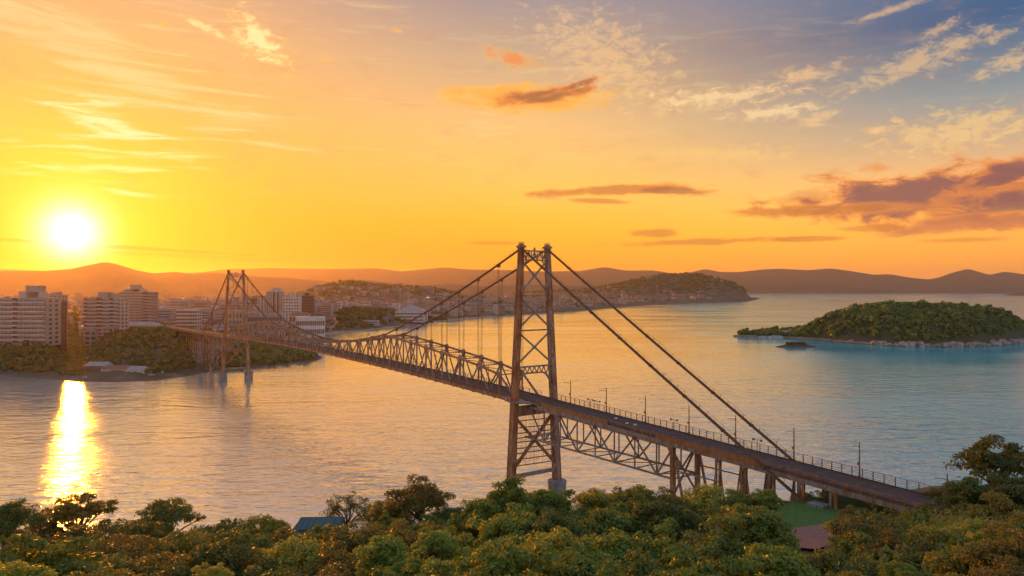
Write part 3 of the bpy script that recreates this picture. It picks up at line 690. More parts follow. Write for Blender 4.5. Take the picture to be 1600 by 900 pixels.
# deck
def strip(name, t0, t1, n, v0, v1, dz0, dz1, mat, parent=bridge, vf=None):
    b = MB(); ts = [t0 + (t1 - t0) * i / n for i in range(n + 1)]; V = []
    for t in ts:
        z = zs(t); a, c = (v0, v1) if vf is None else vf(t)
        V += [(a, t, z + dz0), (c, t, z + dz0), (c, t, z + dz1), (a, t, z + dz1)]
    Fs = []
    for i in range(n):
        k = 4 * i
        for a, c in ((0, 1), (1, 2), (2, 3), (3, 0)): Fs.append((k + a, k + c, k + 4 + c, k + 4 + a)[::-1])
    Fs += [(0, 1, 2, 3)[::1], (4 * n + 3, 4 * n + 2, 4 * n + 1, 4 * n)]
    b.add(V, Fs); return b.build(name, M_[mat], parent)
T0, T1 = -150, 600
strip('roadway', T0, T1, 120, -3.75, 4.0, -.45, 0, 'deck')
strip('kerb', T0, T1, 120, -3.95, -3.75, -.45, .18, 'walk'); strip('kerb', T0, T1, 120, 4.0, 4.2, -.45, .22, 'walk')
strip('walkway', 6, SPAN - 6, 60, -6.3, -4.65, -.25, -.1, 'walk')
strip('edge_girder', 6, SPAN - 6, 60, -6.5, -6.3, -.95, .02, 'steel2')
strip('edge_girder', T0, -7, 40, -4.5, -4.25, -1.3, -.42, 'steelgrey'); strip('edge_girder', T0, 0, 40, 4.3, 4.55, -1.3, .02, 'steel')
strip('edge_girder', 0, T1, 80, 4.75, 4.95, -1.1, .02, 'steel'); strip('edge_girder', SPAN + 6, T1, 40, -5.2, -4.95, -1.3, .02, 'steel')
strip('walkway', T0, -7, 40, -4.25, -3.95, -.6, -.3, 'walk')
for v in (-2.6, -1.3, 0, 1.3, 2.6): strip('stringer', T0, T1, 80, v - .12, v + .12, -1.0, -.46, 'steel')
for v in (-2.9, -1.95, 1.95, 2.9, 0): strip('road_rail', T0, T1, 80, v - .05, v + .05, .005, .04, 'walk')
def ledge(t0, s):
    b = MB(); n = 16; V = []
    for i in range(n + 1):
        q = -8 + 15 * i / n; out = -6.5 - 2.6 * math.exp(-(q / 3.4) ** 4) if q > 0 else -4.5 - 4.6 * math.exp(-((q) / 4.4) ** 4)
        if s < 0: q = -q
        z = zs(t0 + q) - .35; V += [(out, t0 + q, z), (-4.2, t0 + q, z), (-4.2, t0 + q, z + .35), (out, t0 + q, z + .35)]
    Fs = []
    for i in range(n):
        k = 4 * i
        for a, c in ((0, 1), (1, 2), (2, 3), (3, 0)): Fs.append((k + a, k + c, k + 4 + c, k + 4 + a))
    b.add(V, Fs); b.build('tower_ledge', M_['steelgrey'], bridge)
    r = MB()
    for i in range(n):
        a = Vector(V[4 * i + 3]); c = Vector(V[4 * i + 7])
        for dz in (.55, 1.1): r.bar(a + Vector((.1, 0, dz)), c + Vector((.1, 0, dz)), .06)
        r.bar(a + Vector((.1, 0, 0)), a + Vector((.1, 0, 1.1)), .08)
    r.build('ledge_railing', M_['steel2'], bridge)
ledge(0, 1); ledge(SPAN, -1)
# floor beams
for i in range(-24, 99):
    t = i * 6.06
    if T0 < t < T1: beam('floor_beam', (-4.25 if t < 0 or t > SPAN else -6.3, t, zs(t) - 1.0), (4.4, t, zs(t) - 1.0), .35, .55, 'steel')

# railings
def railing(t0, t1, v, step, hgt, mat, dz=0.0, bars=4, post_w=.12):
    e = empty('railing', (0, 0, 0), 0, bridge); n = int(round((t1 - t0) / step)); pm = []
    for i in range(n + 1):
        t = t0 + (t1 - t0) * i / n; beam('railing_post', (v, t, zs(t) + dz), (v, t, zs(t) + dz + hgt), post_w, post_w, mat, e)
    for k in range(bars):
        b = MB(); h = hgt * (k + 1) / bars - .04
        m = max(4, int((t1 - t0) / 12))
        for i in range(m):
            a = t0 + (t1 - t0) * i / m; c = t0 + (t1 - t0) * (i + 1) / m; b.bar((v, a, zs(a) + dz + h), (v, c, zs(c) + dz + h), .05 if k < bars - 1 else .09)
        b.build('rail', M_[mat], e)
railing(-140, -3, 4.42, 2.0, 1.75, 'steel', 0, 4, .15); railing(-140, -8, -4.38, 2.5, 1.25, 'steel2', -.42, 4, .12)
railing(3, SPAN - 3, 4.85, 3.0, 1.3, 'steel', 0, 3, .13); railing(7, SPAN - 7, -6.4, 2.6, 1.15, 'steel2', -.05, 4, .12)
railing(SPAN + 3, T1, 4.85, 5, 1.3, 'steel', 0, 2, .15); railing(SPAN + 3, T1, -5.05, 5, 1.3, 'steel', 0, 3, .15)
# orange screens fixed to the near railing
for a, b in ((-36, -9), (-80, -52)):
    n = int((b - a) / 2.5)
    for i in range(n):
        t = a + (b - a) * i / n; t2 = a + (b - a) * (i + 1) / n - .08
        p = MB(); p.add([(-4.52, t, zs(t) - .36), (-4.52, t2, zs(t2) - .36), (-4.52, t2, zs(t2) + .62), (-4.52, t, zs(t) + .62), (-4.46, t, zs(t) - .36), (-4.46, t2, zs(t2) - .36), (-4.46, t2, zs(t2) + .62), (-4.46, t, zs(t) + .62)],
                        [(0, 1, 2, 3), (7, 6, 5, 4), (0, 4, 5, 1), (1, 5, 6, 2), (2, 6, 7, 3), (3, 7, 4, 0)])
        p.build('railing_panel', M_['panel'], bridge)

# approach trusses under the deck
def under(ta, tb, zb):
    e = empty('approach_truss', (0, 0, 0), 0, bridge); n = 4; L = (tb - ta) / n
    for s in (-1, 1):
        v = s * 4.15; bt = [ta + L * (i + .65) for i in range(n)]; bt = [b for b in bt if min(ta, tb) < b < max(ta, tb)]
        zt = lambda t: zs(t) - 1.55
        tp = [ta + L * (i + .15) for i in range(n + 1)]; tp[-1] = tb
        beam('top_chord', (v, ta, zt(ta)), (v, tb, zt(tb)), .45, .5, 'steel', e)
        lo = [ta] + bt + [tb]
        for a, b in zip(lo[:-1], lo[1:]): beam('bottom_chord', (v, a, zb), (v, b, zb), .36, .42, 'steelgrey', e)
        for i, b in enumerate(bt):
            beam('diagonal', (v, b, zb), (v, tp[i], zt(tp[i])), .3, .36, 'steelgrey', e); beam('diagonal', (v, b, zb), (v, tp[i + 1], zt(tp[i + 1])), .3, .36, 'steelgrey', e)
            beam('vertical', (v, b, zb), (v, b, zt(b)), .26, .28, 'steelgrey', e)
            q = tp[i + 1]
            if i < len(bt) - 1: beam('vertical', (v, q, zb), (v, q, zt(q)), .26, .28, 'steelgrey', e)
    lo = [ta] + sum([[bt[i], (bt[i] + bt[i + 1]) / 2] for i in range(len(bt) - 1)], []) + [bt[-1], tb]
    for i, b in enumerate(lo):
        beam('cross_strut', (-4.15, b, zb), (4.15, b, zb), .25, .25, 'steelgrey', e)
        if i: beam('lateral_brace', (-4.15 * (-1) ** i, lo[i - 1], zb + .1), (4.15 * (-1) ** i, b, zb + .1), .2, .2, 'steelgrey', e)
    for q in tp:
        for c_ in (-4.25, 4.25): g = MB(); g.box(c_ - .35, c_ + .35, q - .5, q + .5, zs(q) - 2.1, zs(q) - 1.35); g.build('bearing', M_['chain'], e)
under(-1.0, -57, 19.5); under(SPAN + 1.0, SPAN + 57, 19.5)

# ------------------------------------------------------------------ near hillside
def shoreY(x): return float(np.interp(x, [-400, -160, -60, 10, 40, 70, 110, 200, 400], [150, 150, 158, 168, 172, 182, 190, 196, 190]))
def near_h(P):
    P = np.asarray(P, float); x, y = P[:, 0], P[:, 1]
    sh = np.interp(x, [-400, -160, -60, 10, 40, 70, 110, 200, 400], [150, 150, 158, 168, 172, 182, 190, 196, 190])
    h = np.interp(sh - y, [-30, -3, 0, 8, 30, 60, 95, 130, 165, 400], [-4, -1.2, .4, 3, 9, 17, 27, 34, 41, 46])
    w = np.clip((x - 32) / 22, 0, 1) * np.clip((150 - y) / 16, 0, 1)
    pl = np.interp(x, [30, 50, 64, 80, 200], [20, 21.6, 22.3, 25.4, 26.5]); pl = np.where(y < 116, np.maximum(pl, np.interp(116 - y, [0, 30, 70], [0, 29, 38])), pl)
    return h * (1 - w) + pl * w
def near_z(x, y): return float(near_h([[x, y]])[0])
def hillside():
    xs = np.linspace(-380, 380, 150); ys = np.linspace(-260, 210, 110); X, Y = np.meshgrid(xs, ys, indexing='ij'); P = np.stack([X.ravel(), Y.ravel()], 1)
    h = near_h(P) + np.array([fbm(x, y, .06, 3) for x, y in P]) * .35; V = np.column_stack([P, h]); n, m = X.shape
    i, j = np.meshgrid(np.arange(n - 1), np.arange(m - 1), indexing='ij'); a = (i * m + j).ravel(); Q = np.stack([a, a + m, a + m + 1, a + 1], 1)
    tag(link('hillside', mesh_np('hillside', V, Q[V[Q][:, :, 2].max(1) > -2.5], M_['soil'], True)), kind='structure')
hillside()
def patch(name, pts, mat, dz, n=90):
    """a sheet following the ground inside a polygon"""
    xs = np.linspace(min(p[0] for p in pts), max(p[0] for p in pts), n); ys = np.linspace(min(p[1] for p in pts), max(p[1] for p in pts), n)
    X, Y = np.meshgrid(xs, ys, indexing='ij'); P = np.stack([X.ravel(), Y.ravel()], 1); sd = poly_sd(P, pts)
    V = np.column_stack([P, near_h(P) + .45 + dz]); i, j = np.meshgrid(np.arange(n - 1), np.arange(n - 1), indexing='ij'); a = (i * n + j).ravel(); Q = np.stack([a, a + n, a + n + 1, a + 1], 1)
    tag(link(name, mesh_np(name, V, Q[(sd[Q] > -.2).all(1)], M_[mat])), kind='structure')
patch('lawn', [(44, 137), (50, 140), (60, 139), (67, 133), (68, 124), (56, 119), (47, 124)], 'grass', 0)
patch('red_paved_path', [(47, 124), (56, 119), (68, 124), (72, 118), (60, 112), (48, 112), (44, 118)], 'paving', .03)
# curved white kerb and thin fence round the lawn
def lawn_fence():
    e = empty('lawn_fence', (0, 0, 0)); pts = [(43.5, 134), (47, 138.6), (53, 140.6), (60, 139.8), (66.5, 135), (70, 129)]
    n = 24; P = []
    for i in range(n + 1):
        u = i / n * (len(pts) - 1); k = min(int(u), len(pts) - 2); q = u - k; x = pts[k][0] * (1 - q) + pts[k + 1][0] * q; y = pts[k][1] * (1 - q) + pts[k + 1][1] * q; P.append((x, y, near_z(x, y) + .3))
    b = MB(); t = MB()
    for i in range(n):
        b.bar(P[i], P[i + 1], .35, .5); t.bar((P[i][0], P[i][1], P[i][2] + 1.5), (P[i + 1][0], P[i + 1][1], P[i + 1][2] + 1.5), .09)
    b.build('kerb', M_['concrete'], e); t.build('top_rail', M_['steelgrey'], e)
    for p in P:
        q = MB(); q.bar(p, (p[0], p[1], p[2] + 1.5), .08); q.build('fence_post', M_['steelgrey'], e)
    tag(e, 'thin curved railing round the small lawn below the bridge deck', 'fence')
lawn_fence()

# bents carrying the deck
def loc2w(v, t):
    return (BX - math.sin(TH) * t + math.cos(TH) * v, BY + math.cos(TH) * t + math.sin(TH) * v)
def gz(v, t):
    x, y = loc2w(v, t)
    if t < 0: return max(near_z(x, y) - .5, -1.0)
    return max(main_z(x, y)[0] - .5, -1.0)
def bent(t, heavy=False, nm='viaduct_bent'):
    e = empty(nm, (0, 0, 0), 0, bridge)
    for s in (-1, 1):
        z0 = gz(s * 4.15, t); z1 = zs(t) - 1.3; w = .95 if heavy else .5
        if z1 - z0 < 1: continue
        beam('column', (s * 4.15, t - (0 if heavy else .45), z0), (s * 4.15, t - (0 if heavy else .45), z1), w, w, 'steel2' if s < 0 else 'steel', e)
        if not heavy:
            beam('column', (s * 4.15, t + .55, z0), (s * 4.15, t + .55, z1), .38, .38, 'steelgrey', e)
            hgt = z1 - z0
            for k in (-1, 1): beam('raking_leg', (s * 4.15, t + k * .2, z1), (s * 4.15, t + k * min(2.6, hgt * .17), max(z0, z1 - 16)), .26, .26, 'steel', e)
    z0 = max(gz(0, t), 0); z1 = zs(t) - 1.5
    beam('cap_beam', (-4.4, t, z1), (4.4, t, z1), .5, .6, 'steel', e)
    if heavy and z1 - z0 > 6:
        zz = [z1 - .8, (z0 + z1) / 2, z0 + 1]
        for a, b in zip(zz[:-1], zz[1:]):
            beam('cross_brace', (-4.15, t, a), (4.15, t, b), .34, .34, 'steelgrey', e); beam('cross_brace', (4.15, t + .3, a), (-4.15, t + .3, b), .34, .34, 'steelgrey', e)
            beam('strut', (-4.15, t, b), (4.15, t, b), .3, .3, 'steelgrey', e)
    return e
bent(-57, True)
for t in (-69.5, -75.9, -82.3, -88.6, -95): bent(t)
for s in (-1, 1):   # longitudinal bracing between the two first bents
    beam('raking_leg', (s * 4.15, -57.2, zs(-57) - 2), (s * 4.15, -62.5, gz(s * 4.15, -62)), .45, .45, 'steel', bridge)
    beam('longitudinal_tie', (s * 4.15, -57, zs(-57) - 6.5), (s * 4.15, -69.5, zs(-69) - 6), .25, .25, 'steelgrey', bridge)
bent(SPAN + 57, True)
bent(SPAN + 72, True)
for i in range(16): bent(SPAN + 84 + i * 9.0)
for s in (-1, 1):
    beam('longitudinal_tie', (s * 4.15, SPAN + 57, 17), (s * 4.15, SPAN + 72, 17), .4, .4, 'steelgrey', bridge); beam('longitudinal_tie', (s * 4.15, SPAN + 57, 8), (s * 4.15, SPAN + 72, 20), .3, .3, 'steelgrey', bridge)
    beam('longitudinal_tie', (s * 4.15, SPAN + 57, 19), (s * 4.15, SPAN + 130, 20), .35, .35, 'steelgrey', bridge)
# anchorages
for m, t in ((0, -92.5), (1, SPAN + 92.5)):
    for s in (-1, 1):
        g = gz(s * 4.75, t); b = MB(); b.box(s * 4.75 - 1.3, s * 4.75 + 1.3, t - 1.6, t + 1.6, g - 1, max(g + 1.5, 20.6) if m == 0 else max(g + 1, 21.0)); b.build('anchorage_block', M_['concrete'], bridge)

# lamps on the bridge (each stands on the deck and is a thing of its own)
def to_world(v, t, z): x, y = loc2w(v, t); return (x, y, z)
def make_lamp():
    r = empty('street_lamp')
    b = MB(); b.tube([(0, 0, 0), (0, 0, 2.0), (0, 0, 6.6)], [.17, .14, .09], 8); b.lathe([(.24, 0), (.24, .35), (.17, .4)], 10); b.build('pole', M_['lampm'], r)
    b = MB(); b.tube([(0, 0, 5.6), (-.7, 0, 5.95), (-1.9, 0, 6.1)], [.05, .045, .04], 6); b.build('arm', M_['lampm'], r)
    b = MB(); b.add([(-1.8, -.11, 6.02), (-2.6, -.15, 6.04), (-2.6, .15, 6.04), (-1.8, .11, 6.02), (-1.8, -.07, 6.17), (-2.5, -.1, 6.2), (-2.5, .1, 6.2), (-1.8, .07, 6.17)],
                    [(0, 3, 2, 1), (4, 5, 6, 7), (0, 1, 5, 4), (1, 2, 6, 5), (2, 3, 7, 6), (3, 0, 4, 7)]); b.build('lamp_head', M_['lamph'], r)
    b = MB(); b.box(-.42, -.16, -.2, .2, 2.35, 2.85); b.box(-.16, -.08, -.06, .06, 2.5, 2.7); b.build('junction_box', M_['panel'], r)
    return r
def copy_tree(o, parent=None):
    c = o.copy(); C.objects.link(c); c.parent = parent
    for ch in o.children: copy_tree(ch, c)
    return c
lampw = [(-10.9, 'street lamp on the bridge deck just right of the near tower'), (-25.8, 'second street lamp right of the near tower, beside small dark brackets'), (-40.1, 'street lamp on the deck above the middle of the approach truss'),
         (-54.1, 'street lamp on the deck beside a short double floodlight post'), (-67.2, 'street lamp seen just behind the lower backstay chain'), (-81.4, 'street lamp where the far backstay chain meets the deck'),
         (-95.0, 'tall street lamp past the end of the far chain, towards the right trees')]
proto = None
for i, (t, lab) in enumerate(lampw):
    o = make_lamp() if proto is None else copy_tree(proto); proto = proto or o
    o.location = to_world(4.62, t, zs(t)); o.rotation_euler = (0, 0, TH); tag(o, lab, 'street lamp', 'street lamps along the far edge of the deck')
for i in range(20):
    t = 14 + i * 18.0
    o = copy_tree(proto); o.location = to_world(4.95, t, zs(t)); o.rotation_euler = (0, 0, TH); o.scale = (.9, .9, .9)
    tag(o, ('slender street lamp on the far railing ' + ('near the close tower, ' if i < 7 else ('around midspan, ' if i < 13 else 'towards the far tower, ')) + ORD[i if i < 7 else (i - 7 if i < 13 else i - 13)] + ' from the right'), 'street lamp', 'street lamps along the main span')
def flood(t, lab, x=4.5):
    r = empty('floodlight_post', to_world(x, t, zs(t)), TH)
    b = MB(); b.tube([(0, 0, 0), (0, 0, 2.5)], [.07, .06], 6); b.build('post', M_['lampm'], r)
    b = MB(); b.bar((0, -1.0, 2.5), (0, 1.0, 2.45), .07); b.build('crossbar', M_['lampm'], r)
    for k in (-1, 1): b = MB(); b.box(-.14, .18, k * .95 - .24, k * .95 + .24, 2.2, 2.62); b.build('floodlight', M_['steelgrey'], r)
    tag(r, lab, 'floodlight', 'floodlight posts on the deck railing')
flood(-49.6, 'short post with two floodlights between two street lamps near the approach truss end'); flood(-72.8, 'short post with two floodlights left of the far backstay chain foot')
flood(-19.5, 'low dark bracket light on the railing right of the near tower'); flood(-22.3, 'low dark bracket light close to the second street lamp')
# lamp behind the deck end
x, y = at(1480, 118), 118
o = copy_tree(proto); o.location = (x, y, near_z(x, y)); o.rotation_euler = (0, 0, .2); o.scale = (1, 1, 1.1)
k = copy_tree([c for c in proto.children if c.name.startswith('lamp_head')][0], o); k.rotation_euler = (0, 0, math.pi)
tag(o, 'double headed lamp post behind the deck end, left of the big tree', 'street lamp')
# three white bundles on the roadway
for (t, v, lab) in ((-33.3, 1.0, 'white bundle on the roadway, leftmost of three'), (-38.9, -.6, 'white bundle on the roadway, middle of three'), (-41.3, -.2, 'white bundle on the roadway, rightmost of three')):
    rr = random.Random(int(t)); b = MB(); n = 9
    b.lathe([(.62, 0), (.66, .14), (.5, .34), (.3, .5), (.05, .56)], n); b.v = [(x * .7 * (1 + .25 * math.sin(i * 1.7)), y * .6 * (1 + .2 * math.cos(i * 2.3)), z * .6 * (1 + .15 * math.sin(i))) for i, (x, y, z) in enumerate(b.v)]
    o = b.build('white_bundle', M_['whitecloth']); o.location = to_world(v, t, zs(t) + .05); tag(o, lab, 'bundle', 'white bundles lying on the roadway')

# ------------------------------------------------------------------ buildings
bld_n = [0]
def building(pl, pr, yt, D, wall, label, yb=None, floors=None, depth=None, rot=0.0, style='grid', roof=None, roofmat='roofgrey', pent=(), strips=(), cat='building', cols=None, group=None, name=None, hip=False):
    """pixel extent at distance D gives the real width and height"""
    x0, x1 = at(pl, D), at(pr, D); w = x1 - x0; cx = (x0 + x1) / 2; depth = depth or min(18, max(10, w * .5))
    gzv = main_z(cx, D + depth / 2)[0]; zb = min(gzv, zat(yb, D) if yb else gzv) - 1.5; zt = zat(yt, D)
    e = empty(name or 'building', (cx, D, zb), rot); H = zt - zb
    floors = floors or max(2, int(round((H - 1.5) / 3.1))); fh = H / (floors + .35)
    b = MB(); b.box(-w / 2, w / 2, 0, depth, 0, H); b.build('wall', M_[wall], e)
    b = MB(); b.box(-w / 2 - .25, w / 2 + .25, -.25, depth + .25, H, H + .5)
    if not hip: b.build('parapet', M_[wall], e)
    else:
        b = MB(); o_ = .6; rh = min(w, depth) * .22; k = min(w, depth) / 2
        b.add([(-w / 2 - o_, -o_, H), (w / 2 + o_, -o_, H), (w / 2 + o_, depth + o_, H), (-w / 2 - o_, depth + o_, H), (-w / 2 + k * .9, depth / 2, H + rh), (w / 2 - k * .9, depth / 2, H + rh)],
              [(0, 1, 5, 4), (1, 2, 5), (2, 3, 4, 5), (3, 0, 4), (3, 2, 1, 0)]); b.build('roof', M_[roofmat], e)
    # windows: rows of panes set into the wall with frames standing proud; balconies as slabs
    cols = cols or max(2, int(w / 3.6)); g = MB(); fr = MB()
    segs = []
    for c in range(cols):
        q_ = .08 if style == 'balcony' else (.14 if style == 'band' else .24); a = -w / 2 + w * (c + q_) / cols; z = -w / 2 + w * (c + 1 - q_) / cols; segs.append((a, z))
    for f in range(floors):
        za = fh * (f + .35) + .4; zb_ = za + fh * .52
        for (a, z) in segs:
            m = (a + z) / 2
            if any(s0 * w - w / 2 < m < s1 * w - w / 2 for s0, s1, _ in strips): continue
            g.box(a, z, -.05, .3, za, zb_)
        if style == 'balcony':
            fr.box(-w / 2 + .3, w / 2 - .3, -1.1, 0, za - .55, za - .38); fr.box(-w / 2 + .3, w / 2 - .3, -1.15, -1.05, za - .38, za + .85)
        elif style == 'band':
            fr.box(-w / 2 - .1, w / 2 + .1, -.3, -.002, zb_ + .15, za + fh - .15)
        else:
            fr.box(-w / 2, w / 2, -.18, -.002, za - .5, za - .25)
        # side windows
        for sx in (-1, 1):
            for c in range(2):
                ya = depth * (.2 + .4 * c); g.box(sx * w / 2 - .05 if sx > 0 else -w / 2 - .05, sx * w / 2 + .05 if sx > 0 else -w / 2 + .05, ya, ya + depth * .18, za, zb_)
    o = g.build('windows', M_['glass'], e, 'stuff'); fr.build('balconies' if style == 'balcony' else 'floor_bands', M_[wall if style != 'balcony' else 'white'], e, 'stuff')
    for s0, s1, mt in strips:
        p = MB(); p.box(-w / 2 + s0 * w, -w / 2 + s1 * w, -.45, -.003, .2, H + .2); p.build('stair_panel', M_[mt], e)
    for (p0, p1, py) in pent:
        a, c = at(p0, D) - cx, at(p1, D) - cx; p = MB(); h2 = zat(py, D) - zb
        p.box(a, c, depth * .25, depth * .75, H, h2); p.box(a - .2, c + .2, depth * .25 - .2, depth * .75 + .2, h2, h2 + .35); p.build('roof_house', M_[wall], e)
    t = MB(); r_ = random.Random(int(pl * 7 + pr))
    for k in range(3 if w > 14 else 1):
        a = r_.uniform(-w * .4, w * .35); t.box(a, a + 1.8, depth * .1, depth * .1 + 1.8, H, H + 1.6)
    t.bar((w * .3, depth * .4, H), (w * .3, depth * .4, H + 4.5), .16); t.build('roof_tanks', M_['greyw'], e)
    tag(e, label, cat, group); return e
building(-45, 70, 466, 600, 'cream', 'wide pale apartment block with balcony bands and dark red stair strip, far left', yb=530, style='balcony', floors=10, pent=((22, 55, 456), (33, 52, 447)), strips=((.56, .62, 'brick'),), depth=22, rot=.05, cols=20, cat='apartment block')
building(70, 96, 461, 690, 'cream', 'hazy orange slab tower behind the wide pale block', yb=515, pent=((78, 90, 457),), cat='tower block')
building(80, 94, 472, 630, 'brick', 'narrow dark brown building right of the wide pale block', yb=528, floors=11, cat='tower block', style='band')
building(97, 112, 467, 2400, 'white', 'narrow pale building with curved balconies beside the dark brown one', yb=480, style='balcony', cat='apartment block')
building(109, 129, 463, 2600, 'pink', 'hazy pink tower with a small rooftop house', yb=480, pent=((117, 127, 459),), cat='tower block')
building(131, 187, 466, 665, 'cream', 'large pale block with three dark vertical strips and two rooftop houses', yb=512, floors=11, pent=((149, 165, 457), (170, 177, 459)), strips=((0, .08, 'brick'), (.36, .52, 'brick'), (.72, .82, 'brick')), style='balcony', cols=14, cat='apartment block')
building(188, 223, 456, 765, 'cream', 'tallest cream tower on the left, stepped at the top', yb=505, floors=15, pent=((191, 220, 452), (201, 215, 445.5)), cat='tower block', cols=9)
building(223, 240, 457, 740, 'pink', 'slim tower with white balcony bands right of the stepped tower', yb=502, floors=14, strips=((0, .4, 'brick'),), style='balcony', cat='tower block')
building(183, 243, 509, 700, 'yellow', 'low ochre building with a row of windows beside the bridge end', yb=526, floors=3, style='band', depth=16, cols=14, hip=True, roofmat='roofgrey')
building(152, 176, 512, 640, 'pink', 'low pinkish building below the large striped block', yb=520, floors=3, style='band', depth=12)
building(132, 150, 516, 640, 'greyw', 'low grey building at the left foot of the striped block', yb=524, floors=3, style='band', depth=12)
building(275, 308, 484, 800, 'white', 'white five storey block left of the far bridge tower', yb=509, floors=6, style='band', cols=9, cat='apartment block')
building(244, 276, 489, 900, 'cream', 'cream block behind trees left of the white five storey block', yb=505, floors=4, style='band')
building(309, 342, 492, 1050, 'pink', 'low pink building behind the left backstay chain', yb=503, floors=3)
building(256, 292, 476, 1400, 'greyw', 'wide grey building in front of the bright strip of far water', yb=486, floors=4)
building(360, 372, 465, 1500, 'greyw', 'hazy grey tower seen between the far bridge tower legs', yb=485, cat='tower block')
building(346, 356, 468, 1600, 'pink', 'hazy tower just left inside the far bridge tower', yb=485, cat='tower block')
building(379, 391, 465, 1450, 'greyw', 'hazy grey tower just right of the far bridge tower', yb=486, cat='tower block')
building(394, 403, 466, 1150, 'brick', 'narrow brown building beside the pale windowless slab', yb=488, cat='tower block')
building(402, 417, 466, 1060, 'white', 'pale slab with few windows left of the tall two-tone tower', yb=487, cols=3, cat='tower block')
building(416, 441, 456, 1050, 'white', 'tall white tower with dark vertical strips and a stepped roof', yb=488, floors=17, pent=((425, 436, 450),), strips=((.42, .52, 'brick'), (.68, .76, 'brick')), cols=8, cat='tower block')
building(441, 464, 478, 1000, 'cream', 'low cream annex at the foot of the two-tone tower', yb=492, floors=4)
building(442, 467, 465, 985, 'white', 'white tower with a clear grid of dark windows and a dark roof house', yb=492, floors=9, pent=((451, 460, 458),), cols=6, cat='tower block')
building(466, 489, 463, 1020, 'brick', 'dark brown tower right of the white grid tower', yb=490, floors=10, pent=((475, 481, 458),), strips=((0, .25, 'cream'),), cols=7, style='band', cat='tower block')
building(490, 506, 476, 1250, 'cream', 'cream mid-rise right of the dark brown tower', yb=492, floors=5)
building(463, 506, 496, 830, 'white', 'long white three storey building with regular windows by the coast trees', yb=511, floors=3, cols=14, style='band', depth=26, rot=.22)
building(452, 482, 491, 900, 'pink', 'pale roofed low building behind the long white one', yb=502, floors=3, hip=True, roofmat='tile')
building(503, 532, 472, 1230, 'white', 'broad white mid-rise with dark top floor windows', yb=496, floors=6, cols=9, style='band', cat='apartment block')
building(380, 440, 490, 800, 'greyw', 'long low grey terrace behind the bridge deck', yb=501, floors=3, cols=18, depth=12, style='band')
building(352, 384, 486, 850, 'cream', 'low cream building between the far tower and the long terrace', yb=498, floors=3)
building(581, 606, 474, 1500, 'bluew', 'pale blue block standing alone at the foot of the hill', yb=489, floors=6, cols=8, style='band', cat='apartment block')
building(564, 590, 501.5, 1120, 'white', 'small white building close to the bay shore', yb=507, floors=2, cols=7, style='band')
building(617, 662, 487, 1260, 'white', 'long low pale hall near the bay shore', yb=498, floors=3, cols=18, style='band', hip=True, roofmat='roofgrey', cat='hall', depth=60)
building(692, 700, 478, 1620, 'bluew', 'narrow pale blue tower by the bay', yb=492, cat='tower block')
building(727, 748, 474, 1900, 'bluew', 'wide pale blue block seen through the main chains', yb=488, cols=7, style='band', cat='apartment block')
building(750, 768, 473, 1950, 'greyw', 'grey-blue block seen beside the hangers left of the near tower', yb=487, cat='apartment block')
building(772, 800, 477, 2000, 'cream', 'cream block just left of the near tower', yb=486, floors=4)
# boathouses by the left shore
def shed(pl, pr, yt, yb, D, wall, roofm, label, opening=None, rot=0.0, depth=9):
    x0, x1 = at(pl, D), at(pr, D); w = x1 - x0; cx = (x0 + x1) / 2; z0 = zat(yb, D) - .4; H = zat(yt, D) - z0
    e = empty('boathouse', (cx, D, z0), rot); b = MB(); b.box(-w / 2, w / 2, 0, depth, 0, H * .62); b.build('wall', M_[wall], e)
    r = MB(); o_ = .5; z1 = H * .6; zr = H
    r.add([(-w / 2 - o_, -o_, z1), (w / 2 + o_, -o_, z1), (w / 2 + o_, depth + o_, z1), (-w / 2 - o_, depth + o_, z1), (-w / 2 + 1.5, depth / 2, zr), (w / 2 - 1.5, depth / 2, zr), ], [(0, 1, 5, 4), (1, 2, 5), (2, 3, 4, 5), (3, 0, 4), (3, 2, 1, 0)]); r.build('roof', M_[roofm], e)
    if opening:
        q = MB(); q.box(-w / 2 + opening[0] * w, -w / 2 + opening[1] * w, -.06, .1, 0, H * .5); q.build('doorway', M_['glass'], e)
    for k in range(max(1, int(w / 5))):
        a = -w / 2 + 1.5 + k * 5
        if opening and opening[0] * w - w / 2 - 1 < a < opening[1] * w - w / 2 + 1: continue
        q = MB(); q.box(a, a + 1.1, -.05, .1, H * .25, H * .45); q.build('window', M_['glass'], e)
    tag(e, label, 'boathouse')
shed(131, 168, 566, 580, 512, 'brick', 'roofgrey', 'boathouse with broad pale hipped roof and dark open front', (.1, .8))
shed(158, 200, 572, 584, 503, 'white', 'tile', 'white boathouse with orange tiled roof and wide doorway', (.45, .75))
shed(196, 225, 573, 585, 500, 'white', 'roofgrey', 'white boathouse with grey roof and two small windows', None)
